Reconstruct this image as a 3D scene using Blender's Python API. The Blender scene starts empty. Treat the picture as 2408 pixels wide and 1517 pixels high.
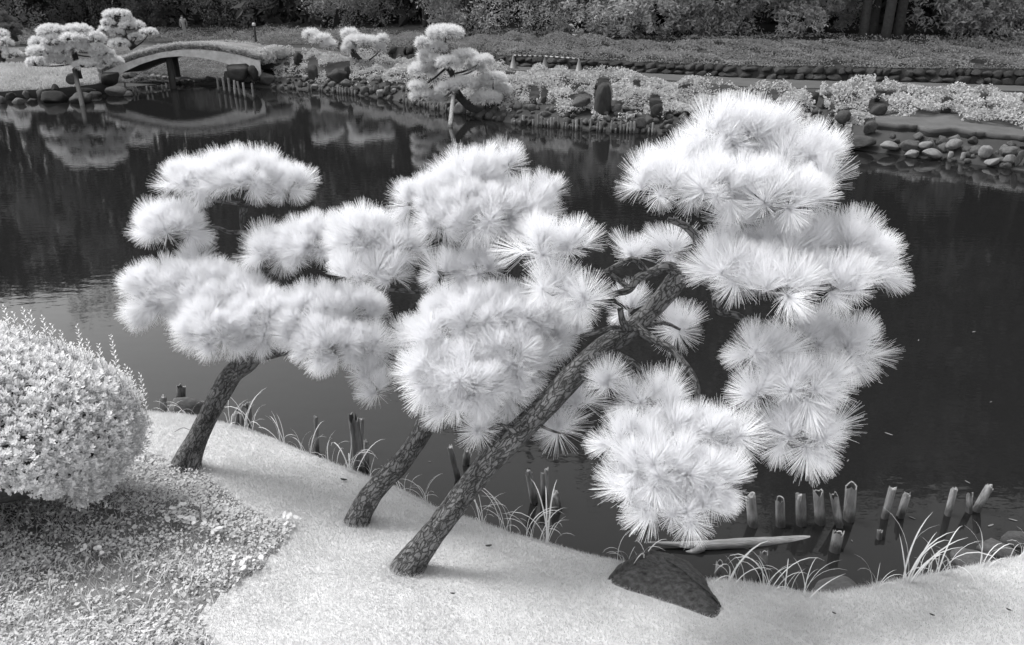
import bpy, math, random
import numpy as np
from mathutils import Vector, Matrix

# ------------------------------------------------------------------ camera, sky, sun, exposure
S = bpy.context.scene
C = S.collection
F, CX, CY = 1870.0, 1204.0, 758.5          # focal length and centre in the units used for measuring (2408 x 1517)
CAMZ, PITCH = 4.2, math.radians(23.0)
cp, sp = math.cos(PITCH), math.sin(PITCH)
cam = bpy.data.cameras.new('camera')
cam.sensor_width = 36.0
cam.lens = F / 2408.0 * 36.0
cam.clip_start, cam.clip_end = 0.05, 2000.0
co = bpy.data.objects.new('camera', cam)
C.objects.link(co)
co.location = (0, 0, CAMZ)
co.rotation_euler = (math.pi / 2 - PITCH, 0, 0)
S.camera = co

SUN_AZ = np.array([-0.90, 0.43]); SUN_AZ /= np.linalg.norm(SUN_AZ)      # horizontal direction towards the sun
SUN_EL = math.radians(59.0)
SUN_STRENGTH, SUN_ANGLE, SKY_STRENGTH, EXPOSURE = 1.2, math.radians(22.0), 0.15, 1.60
W = bpy.data.worlds.new('World'); S.world = W
W.use_nodes = True
wn = W.node_tree; wn.nodes.clear()
sky = wn.nodes.new('ShaderNodeTexSky'); sky.sky_type = 'NISHITA'; sky.sun_disc = False
sky.sun_elevation = SUN_EL
sky.sun_rotation = math.atan2(SUN_AZ[0], SUN_AZ[1])
sky.air_density = 1.0; sky.dust_density = 2.0; sky.ozone_density = 1.0
bw = wn.nodes.new('ShaderNodeRGBToBW')
bg = wn.nodes.new('ShaderNodeBackground'); bg.inputs['Strength'].default_value = SKY_STRENGTH
wo = wn.nodes.new('ShaderNodeOutputWorld')
wn.links.new(sky.outputs[0], bw.inputs[0]); wn.links.new(bw.outputs[0], bg.inputs['Color']); wn.links.new(bg.outputs[0], wo.inputs['Surface'])
sl = bpy.data.lights.new('sun', 'SUN'); sl.energy = SUN_STRENGTH; sl.angle = SUN_ANGLE; sl.color = (1.0, 0.99, 0.98)
so = bpy.data.objects.new('sun', sl); C.objects.link(so); so.location = (-20, 30, 40)
sd = Vector((-SUN_AZ[0] * math.cos(SUN_EL), -SUN_AZ[1] * math.cos(SUN_EL), -math.sin(SUN_EL)))
so.rotation_euler = sd.to_track_quat('-Z', 'Y').to_euler()
S.view_settings.view_transform = 'Standard'
S.view_settings.look = 'None'
S.view_settings.exposure = EXPOSURE
S.view_settings.gamma = 1.0
S.view_settings.use_curve_mapping = False
S.cycles.diffuse_bounces = 8
S.cycles.max_bounces = 12
S.cycles.transmission_bounces = 8

RNG = np.random.default_rng(7)
random.seed(7)

# ------------------------------------------------------------------ measuring helpers
def unproj(x, y, d):
    u, v = (x - CX) / F, (CY - y) / F
    return np.array([u * d, d * (cp + v * sp), CAMZ + d * (v * cp - sp)])

def atY(x, y, Y):
    v = (CY - y) / F
    return unproj(x, y, Y / (cp + v * sp))

def atz(x, y, z):
    v = (CY - y) / F
    return unproj(x, y, (z - CAMZ) / (v * cp - sp))

def depth_of(p):
    return p[..., 1] * cp - (p[..., 2] - CAMZ) * sp

def project(p):
    d = depth_of(p)
    u = p[..., 0] / d
    v = (p[..., 1] * sp + (p[..., 2] - CAMZ) * cp) / d
    return CX + u * F, CY - v * F

def inpoly(x, y, poly):
    x = np.asarray(x); y = np.asarray(y)
    r = np.zeros(x.shape, bool)
    n = len(poly)
    for i in range(n):
        x0, y0 = poly[i]; x1, y1 = poly[(i + 1) % n]
        if y0 == y1: continue
        c = ((y0 > y) != (y1 > y)) & (x < (x1 - x0) * (y - y0) / (y1 - y0) + x0)
        r ^= c
    return r

def vnoise(p, scale, seed=0):
    """cheap smooth noise from a sum of sines, about -1..1; p (N,2) or (N,3)"""
    r = np.random.default_rng(seed + 1000)
    out = 0
    for k in range(6):
        w = r.normal(size=p.shape[-1]); w /= np.linalg.norm(w)
        out = out + np.sin((p @ w) * scale * (0.6 + 0.25 * k) + r.uniform(0, 6.28))
    return out / 3.0

# ------------------------------------------------------------------ materials
def grey(v): return (v * 0.995, v * 0.997, v * 1.008, 1.0)

MATS = {}
def mat(name, v, rough=0.8, attr=None, var=0.0, nscale=4.0, bump=0.0, bscale=20.0, transl=0.0, spec=0.3, voronoi=0.0, stretch=None, detail=6.0, per_object=0.0):
    if name in MATS: return MATS[name]
    m = bpy.data.materials.new(name); m.use_nodes = True
    t = m.node_tree; n = t.nodes; L = t.links
    p = n['Principled BSDF']
    p.inputs['Roughness'].default_value = rough
    p.inputs['Specular IOR Level'].default_value = spec
    p.inputs['Base Color'].default_value = grey(v)
    colour = None
    tc = n.new('ShaderNodeTexCoord')
    mp = n.new('ShaderNodeMapping')
    if attr:
        at = n.new('ShaderNodeAttribute'); at.attribute_name = attr; L.new(at.outputs['Vector'], mp.inputs[0])
    else: L.new(tc.outputs['Object'], mp.inputs[0])
    if stretch: mp.inputs['Scale'].default_value = stretch
    if var > 0:
        no = n.new('ShaderNodeTexNoise'); no.inputs['Scale'].default_value = nscale; no.inputs['Detail'].default_value = detail
        no.inputs['Roughness'].default_value = 0.65
        L.new(mp.outputs[0], no.inputs['Vector'])
        rp = n.new('ShaderNodeValToRGB')
        rp.color_ramp.elements[0].position = 0.3; rp.color_ramp.elements[1].position = 0.7
        rp.color_ramp.elements[0].color = grey(v * (1 - var)); rp.color_ramp.elements[1].color = grey(min(0.95, v * (1 + var)))
        L.new(no.outputs['Fac'], rp.inputs[0])
        colour = rp.outputs[0]
    if per_object > 0:
        oi = n.new('ShaderNodeObjectInfo')
        mr = n.new('ShaderNodeMapRange'); mr.inputs['To Min'].default_value = 1 - per_object; mr.inputs['To Max'].default_value = 1 + per_object
        L.new(oi.outputs['Random'], mr.inputs['Value'])
        mx = n.new('ShaderNodeMix'); mx.data_type = 'RGBA'; mx.blend_type = 'MULTIPLY'; mx.inputs['Factor'].default_value = 1.0
        if colour is not None: L.new(colour, mx.inputs['A'])
        else: mx.inputs['A'].default_value = grey(v)
        L.new(mr.outputs[0], mx.inputs['B'])
        colour = mx.outputs['Result']
    if voronoi > 0:                                             # dark cracks between bark plates
        vo = n.new('ShaderNodeTexVoronoi'); vo.feature = 'DISTANCE_TO_EDGE'; vo.inputs['Scale'].default_value = voronoi
        n2 = n.new('ShaderNodeTexNoise'); n2.inputs['Scale'].default_value = voronoi * 0.7; n2.inputs['Detail'].default_value = 4
        vm = n.new('ShaderNodeVectorMath'); vm.operation = 'MULTIPLY_ADD'
        vm.inputs[1].default_value = (0.07, 0.07, 0.07)
        L.new(mp.outputs[0], n2.inputs['Vector']); L.new(n2.outputs['Color'], vm.inputs[0]); L.new(mp.outputs[0], vm.inputs[2])
        L.new(vm.outputs[0], vo.inputs['Vector'])
        cr = n.new('ShaderNodeValToRGB')
        cr.color_ramp.elements[0].position = 0.0; cr.color_ramp.elements[0].color = (0.25, 0.25, 0.25, 1)
        cr.color_ramp.elements[1].position = 0.14; cr.color_ramp.elements[1].color = (1, 1, 1, 1)
        L.new(vo.outputs['Distance'], cr.inputs[0])
        mx = n.new('ShaderNodeMix'); mx.data_type = 'RGBA'; mx.blend_type = 'MULTIPLY'; mx.inputs['Factor'].default_value = 1.0
        if colour is not None: L.new(colour, mx.inputs['A'])
        else: mx.inputs['A'].default_value = grey(v)
        L.new(cr.outputs[0], mx.inputs['B'])
        colour = mx.outputs['Result']
    if colour is not None: L.new(colour, p.inputs['Base Color'])
    if bump > 0:
        bn = n.new('ShaderNodeTexNoise'); bn.inputs['Scale'].default_value = bscale; bn.inputs['Detail'].default_value = 8; bn.inputs['Roughness'].default_value = 0.7
        L.new(mp.outputs[0], bn.inputs['Vector'])
        b = n.new('ShaderNodeBump'); b.inputs['Strength'].default_value = bump; b.inputs['Distance'].default_value = 0.02
        h = bn.outputs['Fac']
        if voronoi > 0:
            ma = n.new('ShaderNodeMath'); ma.operation = 'ADD'
            L.new(h, ma.inputs[0]); L.new(cr.outputs[0], ma.inputs[1]); h = ma.outputs[0]
        L.new(h, b.inputs['Height']); L.new(b.outputs[0], p.inputs['Normal'])
    if transl > 0:
        tr = n.new('ShaderNodeBsdfTranslucent')
        if colour is not None: L.new(colour, tr.inputs['Color'])
        else: tr.inputs['Color'].default_value = grey(v)
        ms = n.new('ShaderNodeMixShader'); ms.inputs['Fac'].default_value = transl
        L.new(p.outputs[0], ms.inputs[1]); L.new(tr.outputs[0], ms.inputs[2])
        L.new(ms.outputs[0], n['Material Output'].inputs['Surface'])
    MATS[name] = m
    return m

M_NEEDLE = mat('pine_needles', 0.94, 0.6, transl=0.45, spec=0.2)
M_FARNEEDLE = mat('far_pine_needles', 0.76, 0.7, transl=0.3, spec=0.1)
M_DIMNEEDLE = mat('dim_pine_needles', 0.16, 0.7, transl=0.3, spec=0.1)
M_TWIG = mat('twig_bark', 0.30, 0.9)
M_BARK = mat('pine_bark', 0.15, 0.9, attr='bark', var=0.75, nscale=9, bump=1.0, bscale=40, voronoi=38, stretch=(1, 1, 0.42), detail=10.0)
M_FARBARK = mat('far_bark', 0.035, 0.9, var=0.4, nscale=8)
M_LAWN = mat('lawn_soil', 0.46, 0.95, var=0.15, nscale=3)
M_BLADE = mat('lawn_blades', 0.60, 0.8, var=0.08, nscale=1.6, transl=0.35, spec=0.1)
M_SOIL = mat('weed_soil', 0.14, 0.95, var=0.5, nscale=7, bump=0.6, bscale=30)
M_WEED = mat('weed_leaves', 0.54, 0.8, var=0.25, nscale=5, transl=0.3, spec=0.15)
M_WEEDB = mat('bright_weed_leaves', 0.70, 0.7, transl=0.3, spec=0.2)
M_AZ = mat('azalea_leaves', 0.74, 0.6, var=0.12, nscale=9, transl=0.3, spec=0.3)
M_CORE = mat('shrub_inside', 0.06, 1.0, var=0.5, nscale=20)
M_REED = mat('reed_blades', 0.68, 0.6, transl=0.3, spec=0.3)
M_POST = mat('weathered_wood', 0.20, 0.9, var=0.6, nscale=7, bump=0.8, bscale=30, stretch=(3, 3, 0.5), per_object=0.3)
M_ENDWOOD = mat('bleached_end_grain', 0.20, 0.9, var=0.5, nscale=40)
M_LOG = mat('bleached_log', 0.22, 0.9, var=0.5, nscale=10, bump=0.7, bscale=40, stretch=(0.4, 4, 4))
M_LAVA = mat('dark_lava_rock', 0.058, 0.95, var=0.75, nscale=26, bump=1.0, bscale=45)
M_ROCK = mat('grey_rock', 0.065, 0.9, var=0.4, nscale=3.5, bump=0.8, bscale=8, per_object=0.35)
M_DROCK = mat('dark_rock', 0.03, 0.9, var=0.4, nscale=3, bump=0.8, bscale=8, per_object=0.3)
M_PROCK = mat('pale_rock', 0.15, 0.9, var=0.3, nscale=3, bump=0.6, bscale=10)
M_WALLSTONE = mat('wall_stone', 0.03, 0.9, var=0.35, nscale=4, bump=0.7, bscale=10, per_object=0.3)
M_FARGROUND = mat('far_soil', 0.035, 0.95, var=0.4, nscale=0.7)
M_PATH = mat('path_surface', 0.07, 0.95, var=0.2, nscale=1.2, bump=0.3, bscale=30)
M_TURF = mat('far_turf', 0.24, 0.95, var=0.3, nscale=1.4, bump=0.6, bscale=9)
M_DULLTURF = mat('dull_turf', 0.075, 0.95, var=0.25, nscale=1.6, bump=0.5, bscale=12)
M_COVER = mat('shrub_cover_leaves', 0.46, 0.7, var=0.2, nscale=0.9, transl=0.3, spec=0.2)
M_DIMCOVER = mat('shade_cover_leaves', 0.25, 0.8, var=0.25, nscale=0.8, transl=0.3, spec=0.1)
M_LEAF = [mat('evergreen_leaves', 0.30, 0.8, var=0.3, nscale=0.5, transl=0.25, spec=0.1),
          mat('dark_evergreen_leaves', 0.15, 0.8, var=0.3, nscale=0.5, transl=0.25, spec=0.1),  # evergreen leaf tone darkened further for the shade under taller trees
          mat('pale_evergreen_leaves', 0.42, 0.8, var=0.3, nscale=0.5, transl=0.25, spec=0.1)]
M_WOOD = mat('deep_wood_leaves', 0.035, 0.9, var=0.4, nscale=0.3)  # near-black leaf tone holds the deep shade behind the trees
M_BRIDGE = mat('bridge_earth', 0.16, 0.95, var=0.3, nscale=2)
M_BRIDGESIDE = mat('bridge_side', 0.55, 0.9, var=0.25, nscale=3, bump=0.4, bscale=12)
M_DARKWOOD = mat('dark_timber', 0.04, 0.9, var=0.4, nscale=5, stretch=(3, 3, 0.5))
M_WHITE = mat('white_plastic', 0.38, 0.5)
M_CONE = mat('cone_plastic', 0.16, 0.5)
M_BLACK = mat('black_plastic', 0.03, 0.5)
M_SHIRT = mat('pale_jacket', 0.22, 0.9, var=0.15, nscale=12)
M_TROUSER = mat('pale_trousers', 0.22, 0.9)
M_SKIN = mat('skin', 0.4, 0.7)
M_HAIR = mat('dark_hair', 0.03, 0.8)

def wet_foot(m):
    """dark wet stain that old posts carry just above the waterline"""
    t = m.node_tree; n = t.nodes; L = t.links; p = n['Principled BSDF']
    src = p.inputs['Base Color'].links[0].from_socket
    g = n.new('ShaderNodeNewGeometry'); sx = n.new('ShaderNodeSeparateXYZ'); L.new(g.outputs['Position'], sx.inputs[0])
    no = n.new('ShaderNodeTexNoise'); no.inputs['Scale'].default_value = 18
    ma = n.new('ShaderNodeMath'); ma.operation = 'MULTIPLY_ADD'; ma.inputs[1].default_value = -0.10; L.new(no.outputs['Fac'], ma.inputs[0]); L.new(sx.outputs['Z'], ma.inputs[2])
    mr = n.new('ShaderNodeMapRange'); mr.inputs['From Min'].default_value = 0.0; mr.inputs['From Max'].default_value = 0.07; mr.inputs['To Min'].default_value = 0.3; mr.inputs['To Max'].default_value = 1.0
    L.new(ma.outputs[0], mr.inputs['Value'])
    mx = n.new('ShaderNodeMix'); mx.data_type = 'RGBA'; mx.blend_type = 'MULTIPLY'; mx.inputs['Factor'].default_value = 1.0
    L.new(src, mx.inputs['A']); L.new(mr.outputs[0], mx.inputs['B']); L.new(mx.outputs['Result'], p.inputs['Base Color'])
wet_foot(M_POST)

def water_mat():
    m = bpy.data.materials.new('pond_water'); m.use_nodes = True
    t = m.node_tree; n = t.nodes; L = t.links; p = n['Principled BSDF']
    p.inputs['Base Color'].default_value = grey(0.010)
    p.inputs['Roughness'].default_value = 0.03
    p.inputs['IOR'].default_value = 1.333
    p.inputs['Specular IOR Level'].default_value = 0.42
    tc = n.new('ShaderNodeTexCoord'); mp = n.new('ShaderNodeMapping'); mp.inputs['Scale'].default_value = (0.8, 1.6, 1.0)
    L.new(tc.outputs['Object'], mp.inputs[0])
    a = n.new('ShaderNodeTexNoise'); a.inputs['Scale'].default_value = 4.0; a.inputs['Detail'].default_value = 3
    L.new(mp.outputs[0], a.inputs['Vector'])
    b = n.new('ShaderNodeBump'); b.inputs['Strength'].default_value = 0.25; b.inputs['Distance'].default_value = 0.006
    L.new(a.outputs['Fac'], b.inputs['Height']); L.new(b.outputs[0], p.inputs['Normal'])
    return m
M_WATER = water_mat()

# ------------------------------------------------------------------ mesh helpers
def mesh_np(name, verts, faces, mats, midx=None, smooth=False):
    """faces: (M,k) array or list of such arrays"""
    me = bpy.data.meshes.new(name)
    verts = np.ascontiguousarray(verts, np.float32)
    fl = faces if isinstance(faces, list) else [faces]
    fl = [np.ascontiguousarray(f, np.int32) for f in fl if len(f)]
    loops = np.concatenate([f.ravel() for f in fl])
    sizes = np.concatenate([np.full(len(f), f.shape[1], np.int32) for f in fl])
    starts = np.concatenate([[0], np.cumsum(sizes)[:-1]]).astype(np.int32)
    me.vertices.add(len(verts)); me.vertices.foreach_set('co', verts.ravel())
    me.loops.add(len(loops)); me.loops.foreach_set('vertex_index', loops)
    me.polygons.add(len(sizes)); me.polygons.foreach_set('loop_start', starts); me.polygons.foreach_set('loop_total', sizes)
    for m in (mats if isinstance(mats, (list, tuple)) else [mats]): me.materials.append(m)
    if midx is not None: me.polygons.foreach_set('material_index', np.ascontiguousarray(midx, np.int32))
    me.polygons.foreach_set('use_smooth', np.full(len(sizes), smooth, bool))
    me.update(calc_edges=True)
    me.validate()
    return me

def link(name, me, parent=None, loc=None):
    o = bpy.data.objects.new(name, me); C.objects.link(o)
    if loc is not None: o.location = loc
    if parent is not None: o.parent = parent
    return o

def tag(o, label=None, cat=None, group=None, kind=None):
    if label: o['label'] = label
    if cat: o['category'] = cat
    if group: o['group'] = group
    if kind: o['kind'] = kind
    return o

def thing(name, loc, label, cat, group=None):
    o = bpy.data.objects.new(name, None); C.objects.link(o); o.location = Vector(loc); o.empty_display_size = 0.1
    return tag(o, label, cat, group)

def child(name, me, root):
    """a part whose mesh is in world coordinates"""
    o = link(name, me, root); o.location = -root.location
    return o

def catmull(pts, n):
    pts = np.asarray(pts, float)
    P = np.vstack([2 * pts[0] - pts[1], pts, 2 * pts[-1] - pts[-2]])
    out = []
    for i in range(1, len(P) - 2):
        t = np.linspace(0, 1, n, endpoint=False)[:, None]
        p0, p1, p2, p3 = P[i - 1], P[i], P[i + 1], P[i + 2]
        out.append(0.5 * ((2 * p1) + (-p0 + p2) * t + (2 * p0 - 5 * p1 + 4 * p2 - p3) * t ** 2 + (-p0 + 3 * p1 - 3 * p2 + p3) * t ** 3))
    out.append(P[-2][None])
    return np.vstack(out)

def tube_np(pts, rad, seg=10, n=5, rough=0.0, seed=0, capend=True):
    pr = catmull(np.column_stack([np.asarray(pts, float), np.asarray(rad, float)]), n)
    p, r = pr[:, :3], np.maximum(pr[:, 3], 0.001)
    k = len(p)
    tan = np.gradient(p, axis=0); tan /= np.linalg.norm(tan, axis=1)[:, None] + 1e-9
    ref = np.array([0.31, 0.93, 0.2]); 
    a = np.cross(tan, ref); a /= np.linalg.norm(a, axis=1)[:, None] + 1e-9
    b = np.cross(tan, a)
    th = np.linspace(0, 2 * math.pi, seg, endpoint=False)
    ring = a[:, None, :] * np.cos(th)[None, :, None] + b[:, None, :] * np.sin(th)[None, :, None]
    rr = np.repeat(r[:, None], seg, 1)
    if rough > 0:
        q = (p[:, None, :] + ring * rr[..., None]).reshape(-1, 3)
        rr = rr * (1 + rough * (vnoise(q, 11, seed).reshape(k, seg) + 0.6 * vnoise(q, 31, seed + 5).reshape(k, seg)))
    v = (p[:, None, :] + ring * rr[..., None]).reshape(-1, 3)
    i = np.arange(k - 1)[:, None] * seg; j = np.arange(seg)[None, :]; j2 = (j + 1) % seg
    f = np.stack([i + j, i + j2, i + seg + j2, i + seg + j], -1).reshape(-1, 4)
    caps = np.array([list(range(seg))[::-1], [(k - 1) * seg + q for q in range(seg)]])
    return v, f, caps

def tube(name, pts, rad, m, root=None, seg=10, n=5, rough=0.0, seed=0, smooth=True):
    v, f, c = tube_np(pts, rad, seg, n, rough, seed)
    me = mesh_np(name, v, [f, c], m, smooth=smooth)
    if m is M_BARK:
        k = len(v) // seg; q = v.reshape(k, seg, 3); ctr = q.mean(1)
        run = np.concatenate([[0], np.cumsum(np.linalg.norm(np.diff(ctr, axis=0), axis=1))])
        rr = np.linalg.norm(q - ctr[:, None], axis=2); th = np.linspace(0, 2 * math.pi, seg, endpoint=False)[None]
        bk = np.stack([np.cos(th) * rr, np.sin(th) * rr, np.repeat(run[:, None] + seed, seg, 1)], -1).reshape(-1, 3)
        at = me.attributes.new('bark', 'FLOAT_VECTOR', 'POINT'); at.data.foreach_set('vector', np.ascontiguousarray(bk, np.float32).ravel())
    return child(name, me, root) if root is not None else link(name, me)

def frames(axis, spin):
    z = axis / (np.linalg.norm(axis, axis=1)[:, None] + 1e-9)
    ref = np.where(np.abs(z[:, 2:3]) > 0.9, np.array([[1.0, 0, 0]]), np.array([[0, 0, 1.0]]))
    x = np.cross(ref, z); x /= np.linalg.norm(x, axis=1)[:, None]
    y = np.cross(z, x)
    c, s = np.cos(spin)[:, None], np.sin(spin)[:, None]
    return np.stack([x * c + y * s, -x * s + y * c, z], -1)      # columns

def prisms(base, tip, w0, w1):
    """three sided needles"""
    d = tip - base; d /= np.linalg.norm(d, axis=1)[:, None] + 1e-9
    R = frames(d, RNG.uniform(0, 6.28, len(d)))
    x, y = R[:, :, 0], R[:, :, 1]
    v = []
    for w, o in ((w0, base), (w1, tip)):
        for k in range(3):
            a = 2 * math.pi * k / 3
            v.append(o + (x * math.cos(a) + y * math.sin(a)) * (w * 0.5 if np.isscalar(w) else w[:, None] * 0.5))
    v = np.stack(v, 1).reshape(-1, 3)
    i = np.arange(len(d))[:, None] * 6
    f = np.concatenate([i + np.array([[0, 1, 4, 3]]), i + np.array([[1, 2, 5, 4]]), i + np.array([[2, 0, 3, 5]])], 0)
    return v, f

def strips(base, tip, w):
    """flat two triangle needles"""
    d = tip - base; d /= np.linalg.norm(d, axis=1)[:, None] + 1e-9
    x = frames(d, RNG.uniform(0, 6.28, len(d)))[:, :, 0]
    v = np.stack([base - x * w / 2, base + x * w / 2, tip + x * w / 5, tip - x * w / 5], 1).reshape(-1, 3)
    return v, (np.arange(len(d))[:, None] * 4 + np.arange(4)[None])

def leaves(pos, nrm, ln, asp=0.5, fold=0.12):
    """pointed four cornered leaves lying in the plane of nrm"""
    n = len(pos)
    ln = np.broadcast_to(np.asarray(ln, float), (n,))[:, None]
    R = frames(nrm, RNG.uniform(0, 6.28, n))
    x, y, z = R[:, :, 0], R[:, :, 1], R[:, :, 2]
    v = np.stack([pos - x * ln * 0.5, pos + y * ln * asp * 0.5 + z * ln * fold, pos + x * ln * 0.5, pos - y * ln * asp * 0.5 + z * ln * fold], 1).reshape(-1, 3)
    return v, (np.arange(n)[:, None] * 4 + np.arange(4)[None])

def unit_rand(n):
    v = RNG.normal(size=(n, 3)); return v / np.linalg.norm(v, axis=1)[:, None]

class Join:
    def __init__(s): s.v = []; s.f = []; s.mi = []; s.n = 0
    def add(s, v, f, mi=0):
        s.v.append(v); s.f.append((f + s.n, mi)); s.n += len(v)
    def mesh(s, name, mats, smooth=False):
        by = {}
        for f, mi in s.f: by.setdefault(f.shape[1], []).append((f, mi))
        fl, ml = [], []
        for k in by:
            fl.append(np.concatenate([a for a, b in by[k]])); ml.append(np.concatenate([np.full(len(a), b) for a, b in by[k]]))
        return mesh_np(name, np.concatenate(s.v), fl, mats, np.concatenate(ml), smooth)

def ico(sub=3):
    import bmesh
    bm = bmesh.new(); bmesh.ops.create_icosphere(bm, subdivisions=sub, radius=1.0)
    v = np.array([q.co[:] for q in bm.verts]); f = np.array([[q.index for q in g.verts] for g in bm.faces]); bm.free()
    return v, f
ICO3, ICO2 = ico(4), ico(3)

def rock_np(seed, planes=17, rough=0.06, base=ICO2):
    r = np.random.default_rng(seed)
    v, f = base[0].copy(), base[1]
    for k in range(planes):
        n = r.normal(size=3); n /= np.linalg.norm(n)
        h = r.uniform(0.56, 0.88)
        d = v @ n
        v -= np.maximum(d - h, 0)[:, None] * n * 0.97
    v *= (1 + rough * vnoise(v, 3.2, seed) + rough * 0.5 * vnoise(v, 8, seed + 9))[:, None]
    v /= np.abs(v).max(0)
    return v, f
ROCKS = [rock_np(100 + k) for k in range(14)]
ROCKME = {}
def rock(name, px, py, hw, hh, Y, m, label, cat='rock', group=None, var=None, rot=0.0, depthf=0.9, tilt=0.0, zref=None):
    """a stone whose middle shows at px,py with half width hw and half height hh"""
    p = atY(px, py, Y)
    k = (len(ROCKME) * 5 + int(px)) % len(ROCKS) if var is None else var
    key = (k, m.name)
    if key not in ROCKME: ROCKME[key] = mesh_np('stone', ROCKS[k][0], ROCKS[k][1], m, smooth=True)
    o = link(name, ROCKME[key])
    u = depth_of(p) / F
    o.location = p
    o.scale = (hw * u, hw * u * depthf, hh * u / 0.98)
    o.rotation_euler = (0, tilt, rot)
    return tag(o, label, cat, group)

# ------------------------------------------------------------------ near bank
EDGE_PX = [(-900, 900), (-300, 935), (0, 945), (200, 958), (344, 970), (431, 976), (475, 982), (527, 995), (577, 1007), (636, 1028), (710, 1060), (797, 1094), (859, 1119),
           (935, 1147), (1026, 1193), (1093, 1215), (1202, 1254), (1300, 1279), (1380, 1303), (1441, 1316), (1500, 1332), (1580, 1358), (1656, 1364), (1689, 1362),
           (1796, 1378), (1890, 1394), (1960, 1394), (2029, 1383), (2116, 1365), (2240, 1339), (2408, 1306), (2700, 1235), (3300, 1120)]
LIP = 0.33
EDGE = np.array([atz(x, y, LIP)[:2] for x, y in EDGE_PX])
GX, GY, GS = np.linspace(-11, 11, 551), np.linspace(-4, 9, 326), 0.04
gx, gy = np.meshgrid(GX, GY)
def signed(x, y):
    q = np.stack([x, y], -1)
    best = np.full(x.shape, 1e9)
    for i in range(len(EDGE) - 1):
        a, b = EDGE[i], EDGE[i + 1]
        t = np.clip(((q - a) @ (b - a)) / ((b - a) @ (b - a)), 0, 1)
        best = np.minimum(best, np.linalg.norm(q - a - t[..., None] * (b - a), axis=-1))
    return np.where(y < np.interp(x, EDGE[:, 0], EDGE[:, 1]), best, -best)
GSD = signed(gx, gy)
def profile(s, x, y):
    q = np.stack([x, y], -1)
    inland = LIP + 0.05 * (1 - np.exp(-np.maximum(s, 0) / 0.12)) + 0.20 * np.maximum(s, 0) + 0.03 * vnoise(q, 2.1, 3) * np.clip(s, 0, 1) + 0.06 * np.maximum(s - 2.4, 0) ** 2 * 0.5
    return np.where(s > 0, inland, np.maximum(LIP + 2.0 * s, -0.5))
GZ = profile(GSD, gx, gy)
def gsample(A, x, y):
    fx = np.clip((x - GX[0]) / (GX[1] - GX[0]), 0, len(GX) - 1.001); fy = np.clip((y - GY[0]) / (GY[1] - GY[0]), 0, len(GY) - 1.001)
    i, j = fx.astype(int), fy.astype(int); a, b = fx - i, fy - j
    return (A[j, i] * (1 - a) + A[j, i + 1] * a) * (1 - b) + (A[j + 1, i] * (1 - a) + A[j + 1, i + 1] * a) * b
def ground(x, y): return gsample(GZ, np.asarray(x, float), np.asarray(y, float))
def on_ground(px, py):
    d = np.linspace(1.5, 12, 4000)
    p = np.stack([unproj(px, py, k) for k in d])
    below = np.where(p[:, 2] <= ground(p[:, 0], p[:, 1]))[0]
    return p[below[0]] if len(below) else atz(px, py, 0.0)

WEED_POLY = [(-900, 1010), (300, 1050), (400, 1082), (470, 1110), (520, 1150), (575, 1190), (640, 1222), (690, 1238), (655, 1290), (610, 1340), (545, 1380), (490, 1425), (470, 1470), (505, 1540), (560, 1800), (-900, 1800)]
_m = catmull(np.array([(x, y, 0.0) for x, y in WEED_POLY[1:15]], float), 6)
WEED_POLY = [WEED_POLY[0]] + [(float(q[0]), float(q[1])) for q in _m] + WEED_POLY[15:]
sel = (slice(130, 310), slice(85, 470))
bx, by, bz = gx[sel], gy[sel], GZ[sel]
nr, nc = bx.shape
vv = np.stack([bx, by, bz], -1).reshape(-1, 3)
ii = (np.arange(nr - 1)[:, None] * nc + np.arange(nc - 1)[None]).ravel()
ff = np.stack([ii, ii + 1, ii + nc + 1, ii + nc], -1)
cpt = vv[ff].mean(1)
ux, uy = project(np.where(depth_of(cpt)[:, None] > 0.5, cpt, [[0, 5, 0]]))
isw = inpoly(ux, uy, WEED_POLY) & (depth_of(cpt) > 0.5) & (cpt[:, 2] > 0.2)
tag(link('near_bank', mesh_np('near_bank', vv, ff, [M_LAWN, M_SOIL], isw.astype(int), smooth=True)), kind='structure')

# pond
wv = np.array([[-400, -30, 0], [400, -30, 0], [400, 400, 0], [-400, 400, 0]], float)
tag(link('pond_water', mesh_np('pond_water', wv, np.array([[0, 1, 2, 3]]), M_WATER)), kind='structure')

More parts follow.
